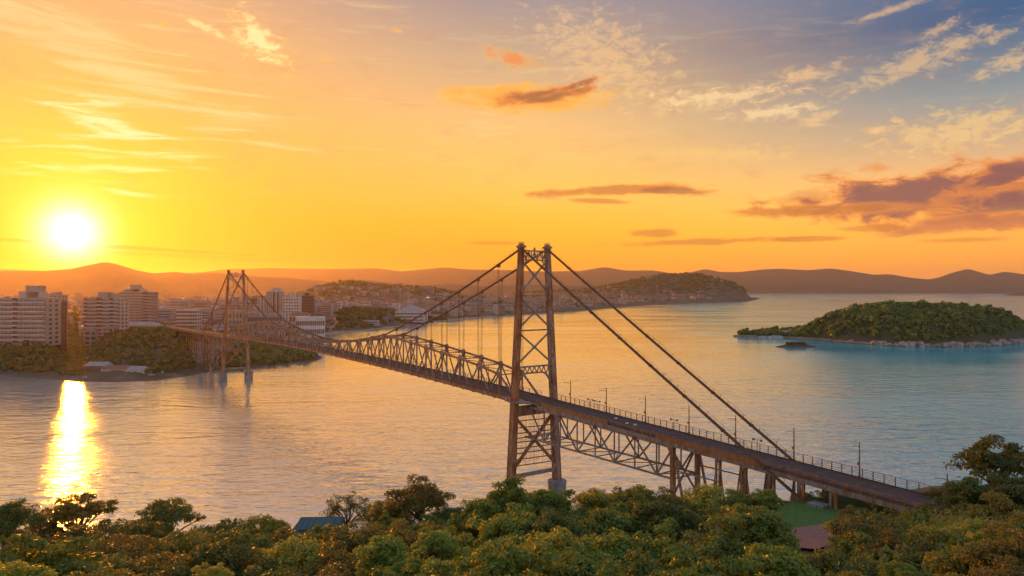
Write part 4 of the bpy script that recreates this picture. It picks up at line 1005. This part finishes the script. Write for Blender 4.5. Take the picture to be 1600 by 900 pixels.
for k, (px, py) in enumerate(((229, 583), (237, 583.5), (246, 580), (254, 580.5), (133, 585))):
    x, y = gp(px, py + 1.5, 2.5); b = MB(); L = 2.6
    prof = [(-1, .25, .45), (-.8, .8, .1), (0, 1, 0), (.6, .75, .08), (1, .05, .5)]
    V = []
    for u, wd, z in prof: V += [(u * L, -wd * .8, .9 + z * .4), (u * L, -wd * .45, .1 + z), (u * L, wd * .45, .1 + z), (u * L, wd * .8, .9 + z * .4)]
    Fs = [(4 * i + a, 4 * i + a + 1, 4 * i + 5 + a, 4 * i + 4 + a) for i in range(4) for a in range(3)] + [(4 * i + 3, 4 * i, 4 * i + 4, 4 * i + 7) for i in range(4)]
    b.add(V, Fs); b.box(-.9, .3, -.5, .5, .9, 1.6)
    z = main_z(x, y)[0]; o = b.build('small_boat', M_['white']); o.location = (x, y, max(z, .2) - .05); o.rotation_euler = (0, 0, k * .7)
    tag(o, ['small white boat pulled ashore just right of the boathouses', 'second small white boat on the shore right of the boathouses', 'white boat on the shore with a little cabin, below the mound', 'rightmost white boat drawn up below the mound', 'white boat left of the boathouses'][k], 'boat', 'small boats drawn up by the boathouses')
# breakwater boats on the inner bay
for k, (px, py) in enumerate(((605, 515.5), (655, 509), (634, 514), (576, 523), (700, 504))):
    x, y = gp(px, py); o = bpy.data.objects['small_boat'].copy(); C.objects.link(o); o.location = (x, y, -.2); o.scale = (1.7, 1.4, 1.5); o.rotation_euler = (0, 0, k * .5)
    tag(o, ['dark little boat moored off the bay beach, left of the chains', 'little boat moored below the pale hall', 'little boat crossing just above the main chain', 'little boat moored nearest the bridge truss', 'rightmost little boat near the bay beach'][k], 'boat', 'little boats in the inner bay')
# houses on the island
def house(x, y, z, w, d, h, wall, roofm, label, cat='house', group=None, rot=0.0, win=True):
    e = MB(); e.box(-w / 2, w / 2, -d / 2, d / 2, -2, h)
    e.cur = 1; o_ = .4; rh = min(w, d) * .26; k = min(w, d) * .42
    e.add([(-w / 2 - o_, -d / 2 - o_, h), (w / 2 + o_, -d / 2 - o_, h), (w / 2 + o_, d / 2 + o_, h), (-w / 2 - o_, d / 2 + o_, h), (-w / 2 + k, 0, h + rh), (w / 2 - k, 0, h + rh)], [(0, 1, 5, 4), (1, 2, 5), (2, 3, 4, 5), (3, 0, 4), (3, 2, 1, 0)])
    if win:
        e.cur = 2; fl = max(1, int(h / 3)); n = max(2, int(w / 3))
        for f in range(fl):
            for c in range(n): a = -w / 2 + w * (c + .3) / n; e.box(a, a + w * .4 / n, -d / 2 - .05, -d / 2 + .1, f * 3 + .9, f * 3 + 2.2)
    o = e.build('house', [M_[wall], M_[roofm], M_['glass']]); o.location = (x, y, z); o.rotation_euler = (0, 0, rot); tag(o, label, cat, group); return o
for (px, py, w, h, wl, rf, lab) in ((1178, 524, 9, 2.6, 'cream', 'tile', 'leftmost little house on the island point'), (1192, 524.5, 10, 3.0, 'white', 'roofgrey', 'white bungalow with grey roof on the island point'),
        (1212, 525, 17, 3.4, 'white', 'roofgrey', 'long white low building on the island shore'), (1226, 524, 13, 3.6, 'greyw', 'roofgrey', 'grey roofed house right of the long white island building'), (1262, 522, 15, 4.6, 'cream', 'tile', 'pale house among trees on the island slope')):
    x, y = gp(px, py, 3.0); house(x, y, isl_z(x, y)[0], w, 7, h, wl, rf, lab, rot=.1)
def island_wall():
    e = MB(); p = [gp(*q) for q in [(1147, 526.2), (1170, 527), (1200, 527.6), (1235, 529), (1262, 531)]]
    for a, b in zip(p[:-1], p[1:]): e.bar((a[0], a[1] + 2.2, 1.0), (b[0], b[1] + 2.2, 1.0), .8, 2.6)
    tag(e.build('sea_wall', M_['concrete']), 'low pale sea wall along the island point', 'wall')
island_wall()

# ordinary houses and blocks of the town: 300 as individuals, the rest as one mass
random.seed(11)
spots = []; occ = []
big = [(at((a + b) / 2, d), d) for a, b, d in ((0, 70, 600), (70, 130, 690), (129, 187, 665), (188, 240, 765), (181, 242, 560), (275, 308, 800), (402, 490, 1010), (463, 506, 830), (503, 532, 1230), (581, 606, 1500), (617, 662, 1270), (727, 768, 1920))]
def town_spots(n, cnt, y0, y1, tries=40000):
    c = 0
    for _ in range(tries):
        if c >= cnt: break
        D = 1 / random.uniform(1 / y1, 1 / y0); px = random.uniform(-60, 1175); x = at(px, D); h, s = main_z(x, D)
        if s < max(18, D * .022): continue
        if px < 345 and D < 690: continue
        if px > 520 and D < 1380 and s < 130: continue
        if px > 380 and D < 780: continue
        if 88 < px < 136 and D < 1700: continue
        if any((x - a) ** 2 + (D - b) ** 2 < 900 for a, b in big) and D < 2200: continue
        hillf = sum(hh * math.exp(-((x - hx) / sx) ** 2 * .8 - ((D - hy) / sy) ** 2 * .8) for hx, hy, hh, sx, sy in HILLS[2:])
        if hillf > 60 and random.random() < .8: continue
        md = 11 + D * .0035
        if any(abs(x - a) < md and abs(D - b) < md * 1.3 for a, b in spots[-900:]): continue
        spots.append((x, D)); c += 1
town_spots(0, 300, 700, 1900); nind = len(spots); town_spots(1, 2600, 820, 4700, 90000)
walls = ['white', 'cream', 'pink', 'greyw', 'cream', 'white', 'pink']; roofs = ['tile', 'roofgrey', 'tile', 'roofgrey']
adj = {'white': 'white', 'cream': 'cream', 'pink': 'pinkish', 'greyw': 'grey'}
def sector(px):
    for lim, nm in ((120, 'behind the far left pale block'), (250, 'behind the stepped cream tower'), (345, 'left of the far bridge tower'), (440, 'right of the far bridge tower'), (530, 'near the dark brown tower'), (620, 'around the pale blue block'),
                    (720, 'beyond the long pale hall'), (870, 'behind the near bridge tower'), (2000, 'on the headland across the bay')):
        if px < lim: return nm
for i, (x, D) in enumerate(spots[:nind]):
    px = 800 + F * x / D; wl = walls[i % 7]; rf = roofs[(i * 3) % 4]; tall = random.random() < .26; h = random.uniform(9, 19) if tall else random.uniform(3.2, 7.5); w = random.uniform(9, 20)
    kind = 'block of flats' if tall else ('small house' if h < 5 else 'two storey house')
    z = main_z(x, D)[0]
    house(x, D, z, w, random.uniform(8, 13), h, wl, rf, f"{adj[wl]} {kind} with {'tiled' if rf == 'tile' else 'grey'} roof {sector(px)}", 'house' if not tall else 'block of flats', 'houses of the town across the water', random.uniform(-.4, .4))
far = MB(); fr2 = MB(); lights = MB()
cm = [M_['white'], M_['cream'], M_['pink'], M_['greyw'], M_['tile'], M_['roofgrey'], M_['glass']]
hsv, nh, _s = None, None, None
P = np.array(spots[nind:]); HH, SS = main_h(P)
for i, (x, D) in enumerate(P):
    z = HH[i]; w = random.uniform(8, 22) * (1 + D / 6000); d = random.uniform(8, 14); h = random.uniform(3, 8) if random.random() < .82 else random.uniform(9, 24)
    far.cur = random.randrange(4); far.box(x - w / 2, x + w / 2, D - d / 2, D + d / 2, z - 3, z + h); far.cur = random.choice((4, 4, 5, 5, 3)); far.box(x - w / 2 - .4, x + w / 2 + .4, D - d / 2 - .4, D + d / 2 + .4, z + h, z + h + 1.1)
    far.cur = 6
    for f in range(max(1, int(h / 3.2))): far.box(x - w * .42, x + w * .42, D - d / 2 - .12, D - d / 2 + .2, z + f * 3.2 + 1.0, z + f * 3.2 + 2.1)
    if random.random() < .055:
        q = random.uniform(1.4, 3.2); lights.box(x - q, x + q, D - d / 2 - 1.5, D - d / 2 - .9, z + 2, z + 2 + q * .7)
o = far.build('distant_houses', cm, None, 'stuff'); tag(o, 'mass of small pale houses spreading over the town to the bay', 'houses')
o = lights.build('town_lights', M_['lit'], None, 'stuff'); tag(o, 'tiny golden lights scattered through the town', 'lights')

# ------------------------------------------------------------------ woods on the mainland
random.seed(21)
def scatter(n, fx, fD, rr, cond, mat, name, lab):
    P = []; 
    X = []
    for _ in range(n): D = fD(); X.append((at(fx(), D), D))
    X = np.array(X); h, s = main_h(X)
    for (x, y), z, sd_ in zip(X, h, s):
        if sd_ < 5 or not cond(x, y, z, sd_): continue
        r = random.uniform(*rr) * (1 + max(0, y - 1200) / 3000); P.append((x, y, z + r * .55, r, r * random.uniform(.8, 1.15)))
    return wood(name, P, mat, lab, 'wood')
def notbridge(x, y):
    t = -(x - BX) * math.sin(TH) + (y - BY) * math.cos(TH); v = (x - BX) * math.cos(TH) + (y - BY) * math.sin(TH)
    return not (abs(v) < 9 and t < 470)
scatter(2300, lambda: random.uniform(-230, 345), lambda: random.uniform(497, 720), (1.6, 3.4), lambda x, y, z, s: notbridge(x, y) and s > 16 and not (92 < 800 + F * x / y < 132) and not (abs(x - at(178, 510)) < 26 and y < 522), M_['leafF'], 'mound_wood', 'dark trees over the mound and slope beside the left bridge end')
scatter(700, lambda: random.uniform(88, 136), lambda: random.uniform(505, 1000), (1.2, 2.0), lambda x, y, z, s: s > 8, M_['leafF'], 'low_scrub', 'low scrub on the flat shore in line with the sun')
scatter(620, lambda: random.uniform(345, 505), lambda: random.uniform(540, 700), (2.0, 4.0), lambda x, y, z, s: notbridge(x, y) and s > 7, M_['leafF'], 'point_wood', 'green trees on the low point right of the far bridge tower')
scatter(1500, lambda: random.uniform(345, 700), lambda: random.uniform(700, 1500), (2.8, 5.0), lambda x, y, z, s: (s < 150 or random.random() < .2) and s > 12 and notbridge(x, y), M_['leafF'], 'coast_wood', 'belt of trees along the inner bay shore')
scatter(1700, lambda: random.uniform(-230, 1180), lambda: 1 / random.uniform(1 / 4600, 1 / 760), (3.0, 5.0), lambda x, y, z, s: s > 12 + y * .01, M_['leafF'], 'town_trees', 'trees scattered between the houses of the town')
scatter(5200, lambda: random.uniform(480, 1180), lambda: random.uniform(2200, 4700), (3.4, 5.6), lambda x, y, z, s: z > 42 and random.random() < (.45 if z < 62 else 1), M_['leafF'], 'hill_woods', 'woods covering the low hills behind the town')

# ------------------------------------------------------------------ foreground trees
def crown_mesh(name, mat, seed, nclump=95, per=120, leaf=.05, shape='dome', flat=.78):
    r = np.random.default_rng(seed); Vs = []
    cs = []
    for k in range(nclump):
        d = r.normal(size=3); d[2] = abs(d[2]) * 1.05 - .28; d /= np.linalg.norm(d)
        lump = 1 + .22 * math.sin(d[0] * 5.1 + seed) * math.cos(d[1] * 4.3 - seed) + .14 * math.sin(d[2] * 7 + seed * 2)
        rad = r.uniform(.45, .92) if k % 4 else r.uniform(.1, .5); c = d * rad * lump; c[2] = c[2] * flat + .12
        if shape == 'flat': c[2] = abs(c[2]) * .75 + .12 - .30 * (c[0] ** 2 + c[1] ** 2)
        if shape == 'tall': c = c * (.72, .72, 1.35)
        if shape == 'sparse': c = d * r.uniform(.5, 1.0) * (1, 1, .8)
        cs.append(c)
        rc = r.uniform(.15, .27) * (.75 if shape in ('sparse', 'flat') else 1)
        n = int(per * r.uniform(.7, 1.3) * (.45 if shape == 'sparse' else 1))
        dd = r.normal(size=(n, 3)); dd /= np.linalg.norm(dd, axis=1)[:, None]; dd[:, 2] = np.where(dd[:, 2] < -.35, -dd[:, 2], dd[:, 2])
        p = c + dd * rc * r.uniform(.55, 1.12, (n, 1)) * (1, 1, .72)
        nr = dd * .7 + r.normal(size=(n, 3)) * .55 + (0, 0, .45); nr /= np.linalg.norm(nr, axis=1)[:, None]
        a = np.cross(nr, r.normal(size=(n, 3))); a /= np.linalg.norm(a, axis=1)[:, None] + 1e-9; b = np.cross(nr, a)
        s = leaf * r.uniform(.6, 1.25, (n, 1)); 
        Vs.append(np.stack([p - a * s, p + b * s * .48 - nr * s * .12, p + a * s, p - b * s * .48 - nr * s * .12], 1))
    V = np.concatenate(Vs, 0); q = len(V)
    me = mesh_np(name, V.reshape(-1, 3), np.arange(q * 4).reshape(q, 4), mat)
    return me, cs
def trunk_mesh(cs, seed, bare=.4):
    rr = random.Random(seed); b = MB(); base = Vector((0, 0, -1.5)); fork = Vector((rr.uniform(-.06, .06), rr.uniform(-.06, .06), -.35))
    b.tube([base, (base + fork) / 2 + Vector((.02, .01, 0)), fork], [.085, .062, .05], 8)
    L = sorted(cs, key=lambda c: -c[2] - rr.random() * .8)[::max(1, len(cs) // 16)][:16]
    for c in L:
        c = Vector(c); m = fork.lerp(c, .5) + Vector((rr.uniform(-.07, .07), rr.uniform(-.07, .07), .05)); b.tube([fork, m, c], [.034, .02, .008], 5)
        for _ in range(2):
            e = c + Vector((rr.uniform(-.2, .2), rr.uniform(-.2, .2), rr.uniform(.0, .16))); b.tube([m.lerp(c, .6), e], [.012, .004], 4)
    return b.mesh('trunk', M_['bark'])
KIND = {}
def kindset(key, mat, n, **kw):
    KIND[key] = []
    for i in range(n):
        me, cs = crown_mesh('crown', M_[mat], 10 * len(KIND) + i + 3, **kw); KIND[key].append((me, trunk_mesh(cs, i)))
kindset('deep', 'leafA', 3, nclump=105, per=125, leaf=.045)
kindset('rusty', 'leafB', 2, nclump=90, per=125, leaf=.040)
kindset('bright', 'leafC', 3, nclump=100, per=125, leaf=.052)
kindset('flat', 'leafB', 1, nclump=70, per=110, leaf=.040, shape='flat')
kindset('umbrella', 'leafA', 1, nclump=80, per=110, leaf=.038, shape='flat')
kindset('sparse', 'leafA', 1, nclump=80, per=90, leaf=.038, shape='sparse')
kindset('yellow', 'leafD', 2, nclump=85, per=125, leaf=.046)
kindset('tall', 'leafC', 1, nclump=95, per=125, leaf=.055, shape='tall')
KN = {'deep': ('dark green', 'rounded'), 'rusty': ('rusty olive', 'rounded'), 'bright': ('bright green', 'bushy'), 'flat': ('rusty', 'flat-topped'), 'umbrella': ('dark green', 'flat-topped'), 'sparse': ('thin dark', 'open-crowned'), 'yellow': ('yellow-green', 'feathery'), 'tall': ('bright green', 'tall')}
used = {}
def tree(px, ytop, D, wpx, kind, label=None, squash=1.0):
    x = at(px, D); R_ = wpx / 2 / F * D; zt = zat(ytop, D); g = near_z(x, D)
    topf = {'flat': .52, 'umbrella': .52, 'tall': 1.32}.get(kind, .92) * squash
    cz = zt - R_ * topf; k = used.get(kind, 0); used[kind] = k + 1; me, tm = KIND[kind][k % len(KIND[kind])]
    e = empty('tree', (x, D, g), 0); sc = R_
    c = link('crown', me, e, (0, 0, cz - g)); c.scale = (sc, sc, sc * squash); a = random.uniform(0, 6.28); c.rotation_euler = (0, 0, a)
    t = link('trunk', tm, e, (0, 0, cz - g)); t.scale = (sc, sc, sc * squash if cz - g < 1.4 * sc * squash else (cz - g + .5) / 1.5 if False else sc * squash); t.rotation_euler = (0, 0, a)
    low = cz - 1.5 * sc * squash
    if low > g:   # longer stem down to the ground
        b = MB(); b.tube([(0, 0, -.5), (0, 0, low - g + .1 * sc)], [.1 * sc, .085 * sc], 8); b.build('stem', M_['bark'], e)
    tag(e, label, 'tree', 'trees on the near hillside'); return e
random.seed(5)
back = [  # silhouettes against the water
    (8, 782, 104, 100, 'deep', 'dark tree cut by the left edge of the picture'), (55, 812, 118, 90, 'rusty', 'low rusty tree between the left edge tree and the reddish one'),
    (120, 786, 124, 118, 'flat', 'reddish flat-topped tree in front of the sun glitter'), (185, 812, 118, 90, 'rusty', 'low olive tree right of the reddish flat-topped one'),
    (262, 793, 126, 112, 'umbrella', 'flat-topped dark tree with pale gaps, left part of the hillside'), (225, 818, 112, 90, 'deep', 'dark round tree under the flat-topped one'),
    (345, 808, 122, 110, 'deep', 'dark spreading tree left of the teal roof'), (412, 806, 124, 92, 'yellow', 'yellowish tree just left of the teal roof'),
    (540, 767, 132, 86, 'sparse', 'open tree with visible branches standing above the teal roof'), (583, 788, 130, 62, 'sparse', 'smaller open tree right of the branching one'),
    (655, 745, 122, 108, 'rusty', 'tall olive tree standing highest in the middle left'), (612, 778, 124, 84, 'rusty', 'rusty shoulder tree left of the tallest olive one'), (700, 790, 118, 70, 'deep', 'dark tree right of the tallest olive one'),
    (795, 741, 100, 96, 'tall', 'tall leafy green tree in front of the near tower foot'), (756, 778, 98, 80, 'bright', 'green tree left of the tall leafy one'), (852, 762, 104, 92, 'bright', 'green tree covering the tower pier'),
    (975, 800, 104, 80, 'yellow', 'small golden tree low below the middle of the approach truss'), (672, 806, 112, 70, 'deep', 'dark tree filling the gap right below the tallest olive one'), (610, 806, 116, 70, 'bright', 'green tree below the rusty shoulder tree'), (900, 790, 100, 80, 'deep', 'dark tree right of the tower pier'), (933, 762, 112, 86, 'yellow', 'golden topped tree below the first truss panels'), (988, 755, 114, 96, 'yellow', 'golden topped tree below the middle of the approach truss'),
    (1040, 764, 112, 84, 'rusty', 'olive tree below the heavy steel bent'), (1100, 759, 114, 112, 'yellow', 'broad golden tree under the second bent'), (1152, 772, 112, 84, 'bright', 'green tree under the slender bents'), (1192, 762, 112, 62, 'bright', 'green tree around the rightmost slender bent'),
    (1262, 768, 158, 44, 'deep', 'small dark tree behind the deck above the lawn'), (1295, 766, 156, 46, 'deep', 'dark tree with bare stems behind the deck, right of the lawn'), (1232, 780, 158, 30, 'deep', 'bush behind the deck left of the lawn'), (1330, 772, 152, 40, 'rusty', 'bush beyond the bridge right of the lawn'),
    (1335, 790, 112, 56, 'rusty', 'orange-tinted tree just right of the lawn'), (1375, 806, 100, 70, 'deep', 'dark tree under the near edge of the deck'),
    (1560, 704, 118, 150, 'umbrella', 'big spreading tree on the right with branches showing'), (1515, 748, 112, 92, 'deep', 'lower left crown of the big right tree group'), (1600, 735, 108, 110, 'deep', 'dark tree cut by the right edge of the picture'), (1462, 762, 122, 34, 'rusty', 'small bush at the end of the deck railing'),
    (1560, 768, 104, 120, 'rusty', 'olive tree under the big spreading right tree')]
for b in back: tree(*b)
def sect2(px, py):
    a = 'left' if px < 330 else ('under the teal roof' if px < 560 else ('below the tallest olive tree' if px < 740 else ('below the near tower' if px < 930 else ('below the approach truss' if px < 1180 else ('below the lawn' if px < 1340 else 'right')))))
    r = 'bottom edge' if py > 868 else ('front row' if py > 838 else 'middle row')
    return (f'{r} at the {a}' if a in ('left', 'right') else f'{r} {a}')
rows = [  # px, ytop, D, width, kind
    (30, 838, 92, 120, 'yellow'), (110, 822, 100, 120, 'deep'), (190, 836, 90, 130, 'rusty'), (285, 826, 96, 130, 'yellow'), (372, 832, 92, 130, 'deep'), (450, 826, 100, 120, 'rusty'), (508, 816, 112, 80, 'deep'),
    (560, 815, 106, 120, 'rusty'), (640, 812, 104, 140, 'rusty'), (722, 812, 98, 90, 'bright'), (800, 800, 90, 130, 'bright'), (872, 798, 88, 120, 'deep'), (950, 790, 94, 150, 'bright'), (1030, 785, 96, 130, 'deep'), (1110, 792, 94, 140, 'deep'), (1180, 792, 96, 100, 'yellow'),
    (70, 845, 62, 190, 'bright'), (170, 862, 70, 150, 'deep'), (262, 858, 72, 150, 'rusty'), (350, 850, 72, 170, 'deep'), (445, 840, 76, 160, 'yellow'), (530, 850, 72, 140, 'rusty'), (601, 842, 60, 96, 'bright'), (585, 865, 78, 120, 'deep'),
    (684, 826, 66, 76, 'bright'), (650, 866, 56, 90, 'bright'), (745, 845, 64, 150, 'yellow'), (790, 848, 56, 170, 'bright'), (880, 826, 74, 160, 'yellow'), (960, 826, 78, 160, 'bright'), (1040, 832, 76, 150, 'bright'), (1130, 822, 80, 150, 'deep'), (1180, 797, 84, 150, 'bright'), (1225, 848, 78, 110, 'bright'),
    (1345, 822, 88, 110, 'yellow'), (1352, 806, 90, 110, 'rusty'), (1408, 830, 82, 130, 'rusty'), (1470, 826, 84, 130, 'yellow'), (1540, 812, 86, 130, 'yellow'), (1590, 806, 84, 130, 'rusty'),
    (1540, 846, 58, 170, 'yellow'), (1600, 826, 54, 150, 'rusty'), (1460, 866, 68, 150, 'deep'), (1385, 868, 66, 150, 'deep'), (1300, 860, 66, 140, 'deep'), (1110, 866, 60, 190, 'bright'), (1210, 862, 60, 170, 'bright'), (1000, 872, 62, 170, 'deep'), (905, 868, 56, 170, 'bright'), (690, 882, 50, 170, 'bright'),
    (335, 880, 46, 60, 'yellow'), (240, 890, 50, 150, 'deep'), (150, 892, 46, 150, 'rusty'), (20, 880, 48, 150, 'yellow'), (430, 885, 52, 160, 'deep'), (520, 888, 50, 170, 'rusty'), (600, 895, 48, 120, 'deep'), (1410, 882, 46, 70, 'bright'), (1325, 890, 46, 100, 'yellow'), (1500, 896, 46, 120, 'yellow'),
    (820, 893, 46, 160, 'bright'), (960, 898, 44, 150, 'bright'), (1080, 900, 42, 160, 'bright'), (1190, 898, 42, 140, 'bright'), (1580, 880, 44, 140, 'rusty')]
cnt = {}
for (px, yt, D, w, k) in rows:
    c, s = KN[k]; sz = 'large' if w > 145 else ('small' if w < 100 else 'middling'); tree(px, yt, D, w, k, f'{sz} {s} {c} tree, {sect2(px, yt)}')
byl = {}
for o in C.objects:
    if o.parent is None and o.get('group') and o.get('category'): byl.setdefault(o['label'], []).append(o)
for lab, os_ in byl.items():
    if 1 < len(os_) <= 10:
        os_.sort(key=lambda o: o.location.x / o.location.y)
        w = ['left one', 'right one'] if len(os_) == 2 else (['left one', 'middle one', 'right one'] if len(os_) == 3 else [q + ' from left' for q in ORD])
        for o, q in zip(os_, w): o['label'] = lab + ', ' + q
# underwood filling the gaps so that no bare slope shows
P = []
for _ in range(1300):
    D = random.uniform(34, 160); px = random.uniform(-80, 1680); x = at(px, D)
    if 1195 < px < 1340 and D > 96: continue
    if px > 1130 and D > 118 or near_z(x, D) < 1: continue
    r = random.uniform(1.2, 2.4); P.append((x, D, near_z(x, D) + r * .5, r, r * random.uniform(1, 1.6)))
wood('underwood', P, M_['leafA'], 'dark undergrowth between the hillside trees', 'undergrowth')

# feathery bamboo-like plants below the deck end
def plume_mesh(seed):
    rr = random.Random(seed); b = []; 
    for k in range(44):
        a = rr.uniform(0, 6.28); lean = rr.uniform(.05, .5); L = rr.uniform(2.2, 4.6); nseg = 13
        for i in range(nseg):
            u = i / nseg; x = math.cos(a) * lean * L * u ** 1.6; y = math.sin(a) * lean * L * u ** 1.6; z = L * u * (1 - .12 * u * lean)
            for q in range(5):
                aa = rr.uniform(0, 6.28); l = rr.uniform(.22, .5) * (1.1 - u * .6); dz = rr.uniform(-.1, .35); dx, dy = math.cos(aa) * l, math.sin(aa) * l; w = .05
                b.append([(x, y, z), (x + dx * .5 - dy * w * 2, y + dy * .5 + dx * w * 2, z + dz * .6), (x + dx, y + dy, z + dz - .05), (x + dx * .5 + dy * w * 2, y + dy * .5 - dx * w * 2, z + dz * .5)])
    V = np.array(b); return mesh_np('plume', V.reshape(-1, 3), np.arange(len(V) * 4).reshape(-1, 4), M_['leafD'])
PM = [plume_mesh(s) for s in range(3)]
for i, (px, yt, D) in enumerate([(1348, 802, 104), (1368, 794, 104), (1392, 790, 104), (1415, 792, 103), (1436, 795, 102), (1458, 800, 100), (1478, 798, 99), (1496, 795, 98), (1515, 796, 98), (1538, 800, 97), (1380, 812, 96), (1425, 814, 95), (1470, 816, 94), (1515, 814, 93), (1555, 806, 95)]):
    x = at(px, D); z = near_z(x, D); s_ = max(1.0, (zat(yt - 4, D) - z + .8) / 4.4); o = link('bamboo_clump', PM[i % 3], None, (x, D, z - .8)); o.rotation_euler = (0, 0, i * 1.1); o.scale = (s_, s_, s_)
    tag(o, 'feathery yellow-green bamboo clump, ' + ORD[i if i < 10 else i - 10] + ' from the left ' + ('along the deck end' if i < 10 else 'in the lower row below the deck end'), 'bamboo', 'feathery clumps below the deck end')

# teal roof showing between the trees
def teal_house():
    D = 118; x = at(494, D); z = zat(815, D); g = near_z(x, D); e = empty('small_building', (x, D, g), .05)
    b = MB(); b.box(-3.4, 3.4, 0, 5, 0, z - g - 1.0); b.build('wall', M_['greyw'], e)
    b = MB(); h = z - g; b.add([(-3.9, -.5, h - 1.2), (3.9, -.5, h - 1.2), (3.9, 5.5, h - 1.2), (-3.9, 5.5, h - 1.2), (-3.0, 2.5, h), (3.9, 2.5, h)], [(0, 1, 5, 4), (1, 2, 5), (2, 3, 4, 5), (3, 0, 4), (3, 2, 1, 0)])
    for k in range(9): xx = -3.4 + k * .85; b.bar((xx, -.5, h - 1.16), (min(xx + .3, 3.8), 2.4, h + .02), .07)
    b.build('roof', M_['teal'], e); tag(e, 'small building with a teal sheet roof among the hillside trees', 'building')
teal_house()

# ------------------------------------------------------------------ haze
def haze():
    b = MB(); b.box(-16500, 16500, -2500, 17500, -8, 540)
    m = bpy.data.materials.new('haze'); m.use_nodes = True; t = m.node_tree; t.nodes.clear(); g = N(t)
    v = g.n('ShaderNodeVolumePrincipled'); v.inputs['Color'].default_value = (1.0, .80, .66, 1); v.inputs['Density'].default_value = 4.2e-5; v.inputs['Anisotropy'].default_value = .66
    ou = g.n('ShaderNodeOutputMaterial'); g.put(ou.inputs['Volume'], v.outputs[0]); m.cycles.homogeneous_volume = True
    o = b.build('haze', m, None, 'stuff'); o['label'] = 'warm haze over the bay'; o['category'] = 'haze'
haze()
